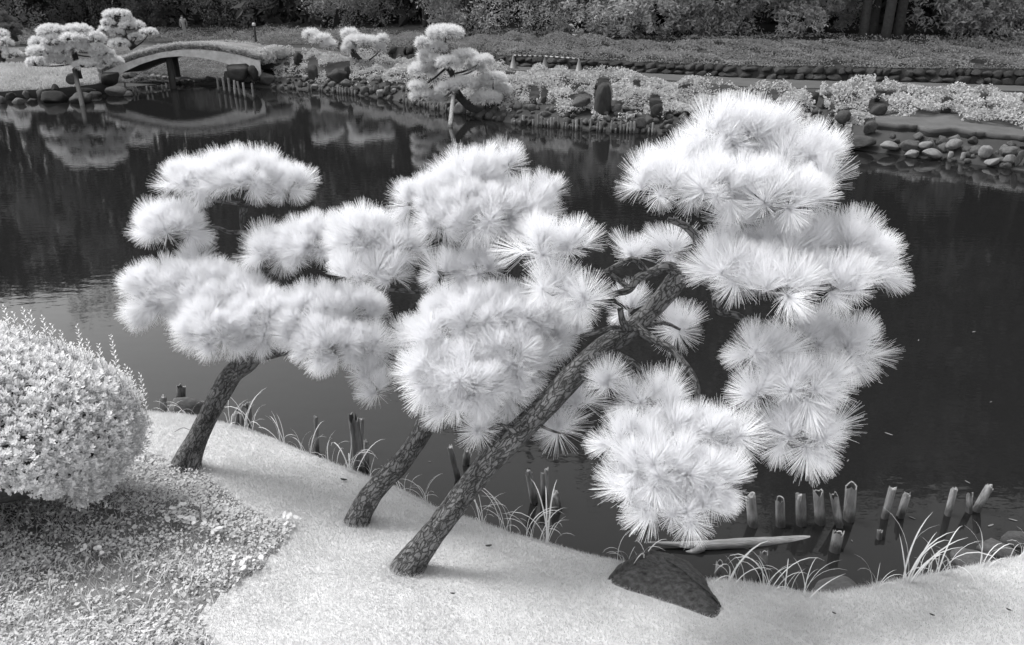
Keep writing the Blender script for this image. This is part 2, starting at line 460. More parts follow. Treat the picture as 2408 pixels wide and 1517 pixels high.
# lawn blades: short mown grass
def grass():
    n = 1300000
    x = RNG.uniform(-5.2, 5.2, n); y = RNG.uniform(2.2, 7.6, n)
    s = gsample(GSD, x, y)
    k = s > -0.03
    x, y, s = x[k], y[k], s[k]
    z = ground(x, y); p = np.stack([x, y, z], -1)
    px, py = project(p)
    jit = RNG.normal(0, 9, (2, len(px)))
    k = (px > -60) & (px < 2470) & (py < 1580) & ~inpoly(px + jit[0], py + jit[1], WEED_POLY)
    p, s = p[k], s[k]
    keep = RNG.random(len(p)) < 0.97
    p, s = p[keep], s[keep]
    n = len(p)
    patch = 0.5 + 0.5 * vnoise(p[:, :2], 5, 21)
    feet = np.min([np.hypot(p[:, 0] - q[0], p[:, 1] - q[1]) for q in (on_ground(436, 1098), on_ground(838, 1228), on_ground(958, 1340))], axis=0)
    h = RNG.uniform(0.010, 0.020, n) * (0.8 + 0.5 * patch) * (1 + 1.8 * np.clip(1 - feet / 0.24, 0, 1)) * np.where(s < 0.08, 1.5, 1.0)
    lean = RNG.normal(0, 0.45, (n, 2)) + np.stack([0.35 * vnoise(p[:, :2], 3.1, 8), 0.35 * vnoise(p[:, :2], 2.7, 9)], -1)
    tip = p + np.column_stack([lean * h[:, None], h])
    a = RNG.uniform(0, 6.28, n); w = RNG.uniform(0.0010, 0.0020, n)
    side = np.column_stack([np.cos(a) * w, np.sin(a) * w, np.zeros(n)])
    v = np.stack([p - side, p + side, tip], 1).reshape(-1, 3)
    f = np.arange(n * 3).reshape(-1, 3)
    tag(link('lawn_grass', mesh_np('lawn_grass', v, f, M_BLADE)), kind='stuff')
grass()

def weeds():
    n = 260000
    x = RNG.uniform(-5.5, -0.4, n); y = RNG.uniform(2.2, 7.0, n)
    z = ground(x, y); p = np.stack([x, y, z], -1); px, py = project(p)
    j = RNG.normal(0, 7, (2, n))
    k = inpoly(px + j[0], py + j[1], WEED_POLY) & (px > -80) & (py < 1590) & (gsample(GSD, x, y) > 0.15)
    p, px, py = p[k], px[k], py[k]
    dens = 0.55 + 0.5 * vnoise(p[:, :2], 5.5, 31) + 0.35 * vnoise(p[:, :2], 14, 32)
    k = RNG.random(len(p)) < np.clip(dens * 1.1, 0.16, 1)
    p, px, py = p[k], px[k], py[k]
    n = len(p)
    J = Join()
    kind = RNG.random(n) + 0.18 * vnoise(p[:, :2], 3.3, 40)
    low = (py > 1280)
    g = kind < np.where(low, 0.62, 0.55)                    # fine grass blades
    q = p[g]; m = len(q)
    h = RNG.uniform(0.02, 0.06, m) * np.where(py[g] > 1330, 1.2, 0.8)
    lean = RNG.normal(0, 0.7, (m, 2))
    tip = q + np.column_stack([lean * h[:, None], h])
    v, f = strips(q, tip, 0.0042); J.add(v, f)
    l = ~g                                                  # small round leaves
    q = p[l] + np.column_stack([np.zeros((l.sum(), 2)), RNG.uniform(0.01, 0.055, l.sum())])
    nr = unit_rand(len(q)) * 0.55 + np.array([0, -0.15, 1.0])
    v, f = leaves(q, nr, RNG.uniform(0.014, 0.028, len(q)) * np.where((RNG.random(len(q)) < .14) & (vnoise(q, 2.6, 61) > -.2), 1.7, 1.0), 0.75, 0.1); J.add(v, f)
    tag(link('weedy_ground_cover', J.mesh('weedy_ground_cover', [M_WEED])), kind='stuff')
    # coarse arching grass in the corner
    J = Join()
    m = 300
    cx = RNG.choice(len(p), 9000)
    cc = p[cx][(px[cx] < 520) & (py[cx] > 1330) | (px[cx] < 190) & (py[cx] > 1150) & (py[cx] < 1260)][:m]
    for t in range(3):
        a = RNG.uniform(0, 6.28, len(cc)); L = RNG.uniform(0.05, 0.10, len(cc))
        d = np.column_stack([np.cos(a) * 0.8, np.sin(a) * 0.8, np.ones(len(cc))])
        mid = cc + d * L[:, None] * 0.6
        tip = mid + np.column_stack([np.cos(a), np.sin(a), -0.15 + 0.5 * RNG.random(len(cc))]) * L[:, None] * 0.6
        s = np.column_stack([-np.sin(a), np.cos(a), np.zeros(len(cc))]) * 0.0036
        v = np.stack([cc - s, cc + s, mid + s, mid - s, tip], 1).reshape(-1, 3)
        i = np.arange(len(cc))[:, None] * 5
        J.add(v, i + np.array([[0, 1, 2, 3]])); J.add(v, i + np.array([[3, 2, 4]]))
    tag(link('coarse_weed_grass', J.mesh('coarse_weed_grass', [M_WEED])), kind='stuff')
    # pale broad leaved weeds: each a plant
    spots = [(672, 1236, 9, 'pale broad-leaved weed at the pointed corner of the weed patch beside the lawn'),
             (440, 1242, 12, 'bright broad-leaved weed in the middle of the weed patch'),
             (505, 1258, 9, 'pale weed of rounded leaves between the bright weed and the lawn corner'),
             (575, 1335, 9, 'pale weed with outstretched leaves near the lower right rim of the weed patch'),
             (240, 1308, 7, 'pale round-leaved weed in the left half of the weed patch'),
             (145, 1185, 8, 'pale rosette weed just below the clipped azalea'),
             (430, 1205, 5, 'small pale weed above the bright weed in the weed patch')]
    for x0, y0, k, lab in spots:
        o = on_ground(x0, y0)
        t = thing('weed_plant', o, lab, 'weed', 'pale weeds in the weed patch')
        for b in range(k):
            a = random.uniform(0, 6.28); r = random.uniform(0.0, 0.09)
            q = np.array([o[0] + r * math.cos(a) * 1.3, o[1] + r * math.sin(a), 0]); q[2] = ground(q[0], q[1]) + random.uniform(0.05, 0.085)
            th = np.linspace(0, 2 * math.pi, 8, endpoint=False); L = random.uniform(0.016, 0.027)
            R = frames(np.array([[random.gauss(0, .35), random.gauss(0, .35) - .2, 1.0]]), np.array([random.uniform(0, 6.28)]))[0]
            v = np.stack([np.cos(th) * L, np.sin(th) * L * 0.7, 0.15 * L * np.cos(2 * th)], -1) @ R.T + q
            child('leaf', mesh_np('leaf', v, np.arange(8)[None], M_WEEDB), t)
        stems = np.array([o + [random.gauss(0, .04), random.gauss(0, .03), 0] for _ in range(k)])
        v, f = prisms(np.repeat(o[None], k, 0), stems + [0, 0, 0.05], 0.003, 0.002)
        child('stem', mesh_np('stem', v, f, M_WEED), t)
weeds()

# ------------------------------------------------------------------ pines
def tuft_np(count, L, maxdeg, width, seed, droop=0.0, flat=False, shoot=0.35):
    r = np.random.default_rng(seed)
    u = r.random(count)
    ang = np.radians(maxdeg) * u ** 0.62
    az = r.uniform(0, 6.28, count)
    d = np.stack([np.sin(ang) * np.cos(az), np.sin(ang) * np.sin(az), np.cos(ang)], -1)
    base = np.zeros((count, 3)); base[:, 2] = (1 - u) * shoot * L - 0.1 * L
    ln = L * r.uniform(0.78, 1.08, count)
    tip = base + d * ln[:, None]
    return base, tip
TUFTS = []
for k in range(8):
    b, t = tuft_np(320, 1.0, [40, 52, 66, 88][k % 4], 0.0, 300 + k)
    v, f = prisms(b, t, 0.0095, 0.0055)
    TUFTS.append((v, f, mesh_np('needle_tuft', v, f, M_NEEDLE)))

def fib(n):
    i = np.arange(n) + 0.5
    ph = np.arccos(1 - 2 * i / n); th = math.pi * (1 + 5 ** 0.5) * i
    return np.stack([np.cos(th) * np.sin(ph), np.sin(th) * np.sin(ph), np.cos(ph)], -1)

def lobe_world(l):
    c = unproj(l[0], l[1], l[4]); u = l[4] / F
    return c, np.array([l[2] * u, l[2] * u * 0.82, l[3] * u * 0.98])

def foreground_pine(label, base, trunk, trunk_rad, branches, pads, L, budget=299, spacing=0.46):
    root = thing('pine_tree', base, label, 'pine tree', 'white needled pines on the lawn edge')
    tube('trunk', trunk, np.array(trunk_rad) * np.array([1.22, .98] + [.82] * (len(trunk_rad) - 2)), M_BARK, root, seg=40, n=22, rough=0.05, seed=int(base[0] * 100) + 50)
    for k, (pts, r0, r1) in enumerate(branches):
        rad = np.linspace(r0, r1, len(pts)) * .78
        tube('branch', pts, rad, M_BARK, root, seg=14, n=10, rough=0.12, seed=k + 70)
    info = []
    allobes = [lobe_world(l) for pad in pads for l in pad]
    for pi, pad in enumerate(pads):
        for l in pad:
            c, r = lobe_world(l)
            a = np.maximum(r - 0.72 * L, 0.30 * r)
            area = 4 * math.pi * ((a[0] * a[1]) ** 1.6 / 3 + (a[0] * a[2]) ** 1.6 / 3 + (a[1] * a[2]) ** 1.6 / 3) ** (1 / 1.6)
            n = max(6, int(area / (spacing * L) ** 2))
            q = fib(n) + RNG.normal(0, 0.12, (n, 3)); q /= np.linalg.norm(q, axis=1)[:, None]
            pos = c + q * a * RNG.uniform(0.9, 1.08, (n, 1))
            nrm = q / a; nrm /= np.linalg.norm(nrm, axis=1)[:, None]
            ok = nrm[:, 2] > -0.55
            for (c2, r2) in allobes:
                if c2 is c or np.allclose(c2, c): continue
                a2 = np.maximum(r2 - 0.72 * L, 0.30 * r2)
                ok &= (((pos - c2) / a2) ** 2).sum(1) > 0.72
            for p_, n_ in zip(pos[ok], nrm[ok]): info.append((pi, p_, n_, c - np.array([0, 0, a[2] * 0.8])))
    pos = np.array([i[1] for i in info]); nrm = np.array([i[2] for i in info]); pidx = np.array([i[0] for i in info]); orig = np.array([i[3] for i in info])
    view = np.array([0, 0, CAMZ]) - pos; view /= np.linalg.norm(view, axis=1)[:, None]
    facing = (nrm * view).sum(1)
    axis = nrm + np.array([0, 0, 0.95]) * np.clip(nrm[:, 2:3] * 2 + 0.8, 0, 1) + RNG.normal(0, 0.3, (len(pos), 3))
    spin = RNG.uniform(0, 6.28, len(pos))
    R = frames(axis, spin)
    scale = L * RNG.uniform(0.74, 1.16, len(pos))
    order = np.argsort(-facing)
    single = np.zeros(len(pos), bool); single[order[:budget]] = True; single &= facing > -0.35
    var = RNG.integers(0, 2, len(pos)) * 4 + np.where(nrm[:, 2] > 0.45, RNG.integers(0, 3, len(pos)), RNG.choice([1, 1, 2, 2, 3], len(pos)))
    for pi in range(len(pads)):
        J = Join()
        sel = np.where(pidx == pi)[0]
        v, f = prisms(orig[sel], pos[sel], 0.016, 0.009); J.add(v, f, 1)
        for k in sel[~single[sel]]:
            tv, tf, _ = TUFTS[var[k]]
            keep = 120
            J.add((tv[:keep * 6] * scale[k]) @ R[k].T + pos[k], np.concatenate([tf[i * 320:i * 320 + keep] for i in range(3)]), 0)
        po = child('foliage_pad', J.mesh('foliage_pad', [M_NEEDLE, M_TWIG]), root)
        for k in sel[single[sel]]:
            o = bpy.data.objects.new('needle_tuft', TUFTS[var[k]][2]); C.objects.link(o)
            o.parent = po
            Mx = np.eye(4); Mx[:3, :3] = R[k] * scale[k]; Mx[:3, 3] = pos[k]
            o.matrix_basis = Matrix(Mx.tolist())
    print('pine', len(pos), int(single.sum()))
    return root

def px_path(lst): return [unproj(*q) for q in lst]

# left pine
g = on_ground(436, 1098); d0 = float(depth_of(g))
DL = d0 - 0.25
tr = [g - np.array([0.03, 0, 0.15])] + px_path([(440, 1085, d0 - .02), (470, 1020, d0 - .05), (508, 945, d0 - .1), (548, 878, d0 - .14), (590, 848, d0 - .2), (618, 800, DL), (615, 720, DL), (612, 650, DL), (590, 580, DL), (572, 530, DL), (570, 480, DL)])
u = d0 / F
foreground_pine('leftmost foreground pine with smooth leaning trunk rising beside the clipped azalea', g, tr,
    [36 * u, 33 * u, 29 * u, 28 * u, 29 * u, 24 * u, 20 * u, 16 * u, 13 * u, 11 * u, 9 * u, 7 * u],
    [(px_path([(570, 480, DL), (520, 474, DL), (460, 468, DL - .1)]), 7 * u, 4 * u),
     (px_path([(575, 545, DL), (540, 546, DL), (505, 535, DL), (440, 545, DL)]), 7 * u, 4 * u),
     (px_path([(605, 640, DL), (640, 640, DL - .1), (690, 625, DL - .2)]), 9 * u, 5 * u),
     (px_path([(600, 840, d0 - .2), (700, 820, d0 - .4), (800, 820, d0 - .5), (880, 880, d0 - .5)]), 16 * u, 5 * u),
     (px_path([(600, 780, d0 - .2), (520, 760, d0 - .3), (430, 730, d0 - .3)]), 14 * u, 5 * u),
     (px_path([(575, 500, DL), (590, 470, DL + .1), (640, 448, DL + .1)]), 6 * u, 4 * u)],
    [[(470, 428, 92, 58, DL), (575, 420, 116, 64, DL), (672, 438, 70, 54, DL)],
     [(398, 538, 92, 64, DL)],
     [(640, 590, 80, 62, DL - .15), (735, 578, 85, 75, DL - .2)],
     [(455, 615, 52, 48, DL), (385, 700, 96, 92, DL - .05), (480, 700, 110, 95, DL - .05)],
     [(520, 775, 108, 78, DL - .3), (620, 765, 90, 88, DL - .3), (560, 700, 90, 60, DL - .15)],
     [(740, 745, 110, 78, DL - .3), (830, 740, 90, 70, DL - .25), (700, 800, 60, 60, DL - .4)],
     [(775, 815, 92, 76, DL - .45), (860, 820, 68, 72, DL - .4)],
     [(868, 880, 46, 48, DL - .4), (888, 920, 30, 46, DL - .4)]],
    L=0.148)

# middle pine
g = on_ground(838, 1228); d0 = float(depth_of(g)); DM = d0 - 0.35
u = d0 / F
tr = [g - np.array([0.03, 0, 0.15])] + px_path([(845, 1215, d0), (880, 1155, d0 - .05), (940, 1092, d0 - .1), (985, 1030, d0 - .15), (1010, 975, d0 - .2), (1050, 900, d0 - .2), (1085, 800, d0 - .2), (1095, 700, d0 - .15), (1110, 600, d0 - .1), (1120, 540, d0 - .1)])
foreground_pine('middle foreground pine with rough bent trunk between the two other trunks', g, tr,
    [34 * u, 30 * u, 31 * u, 28 * u, 26 * u, 27 * u, 22 * u, 18 * u, 15 * u, 12 * u, 8 * u],
    [(px_path([(1095, 700, DM), (1030, 690, DM), (960, 684, DM), (890, 680, DM)]), 11 * u, 5 * u),
     (px_path([(1000, 690, DM), (970, 650, DM), (960, 620, DM), (900, 610, DM)]), 9 * u, 5 * u),
     (px_path([(1115, 570, DM), (1180, 560, DM), (1240, 535, DM)]), 8 * u, 4 * u),
     (px_path([(1115, 570, DM), (1050, 560, DM), (1000, 535, DM)]), 8 * u, 4 * u),
     (px_path([(1050, 900, DM), (1120, 880, DM - .2), (1220, 880, DM - .3)]), 14 * u, 6 * u),
     (px_path([(1050, 900, DM), (1000, 870, DM - .2), (970, 860, DM - .2)]), 12 * u, 5 * u)],
    [[(855, 565, 88, 78, DM), (930, 590, 80, 72, DM)],
     [(850, 650, 84, 52, DM - .1), (920, 655, 50, 46, DM - .1)],
     [(1110, 430, 88, 76, DM), (1015, 480, 95, 66, DM), (1120, 500, 130, 82, DM - .05), (1225, 500, 95, 76, DM), (1060, 530, 90, 60, DM - .1), (1195, 390, 22, 34, DM), (1292, 458, 32, 36, DM)],
     [(1045, 645, 60, 54, DM - .1), (1115, 635, 80, 58, DM - .1)],
     [(1120, 745, 130, 70, DM - .2), (1040, 800, 90, 76, DM - .3), (1225, 750, 112, 74, DM - .15)],
     [(1030, 880, 92, 84, DM - .4), (1105, 900, 105, 92, DM - .42), (1080, 950, 92, 58, DM - .42)],
     [(1190, 855, 108, 100, DM - .28), (1272, 800, 78, 74, DM - .15), (1325, 785, 70, 66, DM - .05), (1168, 930, 82, 64, DM - .3)],
     [(955, 792, 24, 26, DM)]],
    L=0.158)

# right pine
g = on_ground(958, 1340); d0 = float(depth_of(g)); DR = d0 - 0.30
u = d0 / F
tr = [g - np.array([0.04, 0, 0.15])] + px_path([(966, 1325, d0), (1030, 1240, d0 - .03), (1110, 1135, d0 - .08), (1185, 1050, d0 - .12), (1262, 975, d0 - .16), (1340, 892, d0 - .2), (1415, 822, d0 - .22), (1480, 775, d0 - .24), (1540, 722, d0 - .26), (1585, 668, d0 - .28), (1612, 630, d0 - .3), (1640, 575, d0 - .28), (1615, 535, d0 - .26), (1570, 515, d0 - .26)])
foreground_pine('rightmost foreground pine with long straight leaning trunk bare to its top', g, tr,
    [40 * u, 38 * u, 35 * u, 35 * u, 36 * u, 32 * u, 33 * u, 33 * u, 27 * u, 26 * u, 28 * u, 22 * u, 12 * u, 10 * u, 7 * u],
    [(px_path([(1600, 645, DR), (1570, 628, DR - .03), (1535, 640, DR - .05), (1500, 655, DR - .05), (1480, 680, DR - .08), (1450, 690, DR - .1), (1415, 702, DR - .12)]), 20 * u, 7 * u),
     (px_path([(1520, 640, DR - .05), (1496, 612, DR - .08), (1470, 614, DR - .1), (1420, 640, DR - .12)]), 11 * u, 6 * u),
     (px_path([(1480, 678, DR - .08), (1450, 655, DR - .1), (1425, 640, DR - .12), (1370, 640, DR - .15)]), 9 * u, 5 * u),
     (px_path([(1478, 775, DR), (1464, 755, DR - .06), (1458, 725, DR - .08)]), 13 * u, 9 * u),
     (px_path([(1470, 780, DR), (1440, 770, DR - .08), (1400, 782, DR - .1), (1365, 790, DR - .1)]), 10 * u, 5 * u),
     (px_path([(1495, 768, DR), (1530, 795, DR - .05), (1575, 818, DR - .08), (1605, 850, DR - .1), (1632, 890, DR - .12), (1640, 935, DR - .15), (1620, 1000, DR - .15)]), 13 * u, 6 * u),
     (px_path([(1605, 850, DR - .1), (1618, 890, DR - .1), (1600, 920, DR - .12)]), 8 * u, 5 * u),
     (px_path([(1612, 640, DR), (1680, 670, DR - .1), (1760, 690, DR - .1), (1880, 680, DR - .1)]), 18 * u, 6 * u),
     (px_path([(1680, 670, DR - .1), (1690, 730, DR), (1740, 745, DR), (1800, 800, DR), (1880, 900, DR)]), 12 * u, 6 * u),
     (px_path([(1640, 575, DR), (1690, 540, DR), (1740, 470, DR), (1800, 440, DR)]), 12 * u, 6 * u),
     (px_path([(1250, 990, DR + .1), (1290, 1010, DR + .1), (1320, 1020, DR + .1)]), 6 * u, 3 * u),
     (px_path([(1215, 1020, DR), (1180, 1000, DR + .05), (1150, 1010, DR + .05)]), 8 * u, 4 * u),
     (px_path([(1420, 820, DR + .05), (1500, 860, DR), (1540, 930, DR - .1)]), 10 * u, 5 * u),
     (px_path([(1500, 770, DR + .1), (1560, 760, DR + .15), (1600, 775, DR + .15)]), 9 * u, 4 * u)],
    [[(1280, 590, 92, 78, DR - .15), (1345, 585, 82, 70, DR - .15)],
     [(1300, 680, 84, 66, DR - .2), (1370, 715, 66, 58, DR - .25)],
     [(1690, 330, 95, 82, DR), (1770, 320, 100, 70, DR), (1880, 385, 105, 85, DR - .05), (1570, 440, 120, 72, DR - .1), (1630, 390, 95, 72, DR - .05)],
     [(1700, 450, 120, 84, DR - .25), (1820, 470, 125, 84, DR - .25), (1920, 440, 74, 70, DR - .15), (1740, 525, 70, 44, DR - .2)],
     [(1740, 640, 110, 78, DR - .25), (1850, 590, 130, 74, DR - .1), (1980, 590, 115, 84, DR - .1)],
     [(1830, 680, 110, 62, DR - .4), (1960, 670, 120, 76, DR - .3), (2050, 640, 78, 80, DR - .15), (1690, 600, 56, 54, DR - .15)],
     [(1790, 835, 92, 78, DR - .15), (1905, 800, 95, 72, DR), (1990, 830, 90, 90, DR)],
     [(1890, 910, 112, 82, DR - .25), (1893, 1020, 112, 88, DR - .2), (1780, 925, 46, 44, DR - .2)],
     [(1530, 950, 96, 66, DR - .1), (1475, 1040, 92, 84, DR - .25), (1600, 1010, 100, 74, DR - .2), (1428, 905, 28, 42, DR - .05)],
     [(1690, 1030, 92, 82, DR - .25), (1560, 1100, 125, 88, DR - .4), (1660, 1130, 110, 84, DR - .4), (1600, 1185, 130, 80, DR - .4), (1495, 1150, 92, 76, DR - .35), (1688, 1150, 80, 76, DR - .35)],
     [(1490, 602, 46, 36, DR + .35), (1580, 592, 52, 34, DR + .35)],
     [(1480, 725, 56, 40, DR + .3), (1600, 775, 60, 52, DR + .3)],
     [(1315, 1010, 42, 44, DR + .3), (1362, 950, 48, 44, DR + .3), (1130, 1010, 40, 34, DR + .2)]],
    L=0.175)

# ------------------------------------------------------------------ clipped azalea
def azalea():
    base = on_ground(120, 1140)
    root = thing('azalea_shrub', base, 'rounded clipped azalea with small pale leaves at the left of the lawn', 'shrub')
    dc = float(depth_of(base)) - 0.55
    c = unproj(-150, 1018, dc); u = dc / F
    r = np.array([462 * u, 300 * u, 244 * u])
    v, f = ICO2
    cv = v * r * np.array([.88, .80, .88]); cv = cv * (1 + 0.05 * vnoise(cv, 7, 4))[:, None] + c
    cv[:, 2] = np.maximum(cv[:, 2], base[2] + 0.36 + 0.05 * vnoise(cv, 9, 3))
    child('dark_core', mesh_np('dark_core', cv, f, M_CORE, smooth=True), root)  # solid dark body standing in for the shade between the leaves
    n = 36000
    q = unit_rand(n); q = q[(q[:, 1] < 0.5) & (q[:, 2] > -0.86) & (q[:, 0] > -0.1)]
    rad = 0.965 + 0.03 * vnoise(q * r, 7, 5) + 0.022 * vnoise(q * r, 19, 15) + np.where(RNG.random(len(q)) < .12, 0.05, 0) * RNG.random(len(q)) + RNG.normal(0, 0.022, len(q))
    pos = c + q * r * rad[:, None]
    hole = vnoise(q * r, 17, 6) + 0.3 * RNG.normal(size=len(q))
    _, qy = project(pos); low = 1166 + 16 * vnoise(pos, 12, 44) + RNG.normal(0, 8, len(pos))
    k = (qy < low) & (hole > np.where(q[:, 2] < 0.05, -0.75, -1.5)) & (pos[:, 2] > ground(pos[:, 0], pos[:, 1]) + 0.03)
    pos, q = pos[k], q[k]
    nrm = q / r; nrm /= np.linalg.norm(nrm, axis=1)[:, None]
    ax = nrm * 0.8 + np.array([0, 0, 0.7]) + RNG.normal(0, 0.25, q.shape)
    R = frames(ax, RNG.uniform(0, 6.28, len(q)))
    J = Join()
    for k in range(8):
        a = k * 2.4 + RNG.uniform(-.2, .2, len(q)); tilt = 0.35 + 0.10 * k
        d = np.stack([np.cos(a) * np.sin(tilt * 1.1), np.sin(a) * np.sin(tilt * 1.1), np.full(len(q), math.cos(tilt * 1.1))], -1)
        s = np.stack([-np.sin(a), np.cos(a), np.zeros(len(q))], -1)
        L = (RNG.uniform(0.022, 0.036, len(q)) * (0.75 + 0.5 * RNG.random(len(q))))[:, None]
        o = np.zeros((len(q), 3))
        o[:, 2] = 0.02 - 0.004 * k
        pts = [o, o + d * L * .55 + s * L * .23, o + d * L, o + d * L * .55 - s * L * .23]
        v = np.stack([np.einsum('nij,nj->ni', R, p) + pos for p in pts], 1).reshape(-1, 3)
        J.add(v, np.arange(len(q))[:, None] * 4 + np.arange(4)[None])
    tag(child('foliage', J.mesh('foliage', [M_AZ]), root), kind='stuff')
    shoots = [(8, 729, 40), (53, 734, 40), (69, 739, 34), (99, 753, 40), (142, 786, 44), (180, 774, 66), (205, 809, 40), (232, 818, 34), (260, 796, 72), (294, 866, 44), (306, 878, 40), (329, 888, 60), (30, 742, 30), (120, 770, 30), (340, 950, 40)]
    shoots += [(random.uniform(0, 335), None, random.uniform(20, 40)) for _ in range(34)]
    for x, y, ln in shoots:
        if y is None: y = 1018 - 262 * math.sqrt(max(0, 1 - ((x + 150) / 490) ** 2)) - random.uniform(-2, 12)
        dd = dc - 0.02
        tip = unproj(x, y - 8, dd); b = tip - np.array([random.gauss(0, .008), 0, ln * 1.6 * u])
        J = Join()
        v, f = prisms(b[None], tip[None], 0.006, 0.003); J.add(v, f, 1)
        m = int(ln / 2.6)
        for k in range(m):
            t = (k + 1) / m; o = b + (tip - b) * (0.25 + 0.75 * t)
            a = k * 2.4; L = 0.034 * (1.15 - 0.55 * t)
            d = np.array([math.cos(a) * .8, math.sin(a) * .8, 0.65]); s = np.array([-math.sin(a), math.cos(a), 0])
            J.add(np.array([o, o + d * L * .55 + s * L * .22, o + d * L, o + d * L * .55 - s * L * .22]), np.arange(4)[None], 0)
        child('shoot', J.mesh('shoot', [M_AZ, M_TWIG]), root)
azalea()

# ------------------------------------------------------------------ things on the near shore
def blade_me(seed):
    r = random.Random(seed)
    bend = r.uniform(0.3, 1.7); w = r.uniform(0.007, 0.012)
    n = 9; p = np.zeros((n, 3)); a = r.uniform(0.02, 0.15)
    for k in range(1, n):
        t = k / (n - 1); a += bend * (0.06 + 0.35 * t * t) 
        a = min(a, 2.6)
        p[k] = p[k - 1] + np.array([math.sin(a), 0, math.cos(a)]) / (n - 1)
    ww = w * np.array([0.8, 1, 1, 1, .95, .85, .7, .45, .08])
    v = np.concatenate([p + np.column_stack([np.zeros(n), ww, np.zeros(n)]), p + np.column_stack([ww * .25, np.zeros(n), np.zeros(n)]), p - np.column_stack([np.zeros(n), ww, np.zeros(n)])])
    i = np.arange(n - 1)
    f = np.concatenate([np.stack([i, i + n, i + n + 1, i + 1], -1), np.stack([i + n, i + 2 * n, i + 2 * n + 1, i + n + 1], -1)])
    return mesh_np('blade', v, f, M_REED, smooth=True)
BLADES = [blade_me(k) for k in range(14)]
REEDS = [(397, 972, 6, .30, 'before the pale rock at the far left of the lawn'), (444, 978, 6, .34, 'just left of the smooth leaning trunk at the lawn edge'),
         (543, 1000, 8, .32, 'between the smooth leaning trunk and the thick dark stump'), (583, 1009, 11, .46, 'in front of the thick dark stump behind the left pine'), (623, 1022, 4, .26, 'small, right of the thick dark stump'),
         (664, 1040, 8, .32, 'left of the thin lone stake behind the lawn'), (715, 1063, 9, .38, 'around the thin lone stake behind the lawn'), (775, 1086, 7, .34, 'between the thin lone stake and the gnarled double stump'),
         (823, 1106, 10, .42, 'in front of the gnarled double stump'), (866, 1122, 5, .28, 'left of where the middle trunk crosses the lawn edge'),
         (946, 1155, 6, .32, 'just right of the middle trunk'), (998, 1180, 8, .36, 'midway between the middle and right trunks'), (1032, 1194, 6, .36, 'just left of the right trunk'),
         (1128, 1230, 8, .42, 'just right of the right trunk'), (1188, 1250, 9, .46, 'left of the tall thin twin stakes'), (1244, 1265, 8, .42, 'below the tall thin twin stakes'), (1283, 1275, 11, .52, 'tallest, below the broken pointed stake'),
         (1343, 1291, 6, .34, 'in the gap right of the broken pointed stake'), (1383, 1302, 8, .50, 'left of the lowest white pine pad'), (1408, 1308, 10, .46, 'arching, under the lowest white pine pad'),
         (1466, 1322, 8, .32, 'low, left of the dark lava rock'), (1506, 1334, 5, .44, 'sparse, touching the top of the dark lava rock'), 
         (1722, 1372, 9, .50, 'upright with wide leaves, in front of the floating log'), (1801, 1382, 11, .46, 'spreading, on the lawn edge right of the wide leaved one'), (1853, 1392, 8, .30, 'low and arching, left of the half buried pale stone'), (1888, 1398, 6, .40, 'touching the left end of the half buried pale stone'),
         (2062, 1380, 6, .34, 'arching left over the water right of the half buried pale stone'), (2123, 1368, 11, .56, 'tall, broad leaved, with bent tips at the right'), (2185, 1354, 9, .24, 'short, between the two tall ones at the right'), (2212, 1349, 10, .52, 'with long arching blades left of the flat shore stones'),
         (2304, 1328, 7, .44, 'in front of the flat shore stones'), (2342, 1318, 5, .26, 'small, on the flat shore stones'), (2398, 1312, 9, .42, 'at the far right end of the lawn edge')]
for x, y, nb, h, where in REEDS:
    o = on_ground(x, y + 2)
    t = thing('grass_clump', o - np.array([0, 0, 0.02]), 'long pale grass clump ' + where, 'grass clump', 'long grass clumps along the lawn edge')
    for k in range(nb):
        b = bpy.data.objects.new('blade', random.choice(BLADES)); C.objects.link(b); b.parent = t
        b.location = (random.gauss(0, .028), random.gauss(0, .018), 0)
        s = h * random.uniform(0.5, 1.15)
        b.scale = (s, s, s); b.rotation_euler = (random.gauss(0, .12), random.gauss(0, .12), random.choice((0, math.pi)) + random.gauss(0, 0.7))

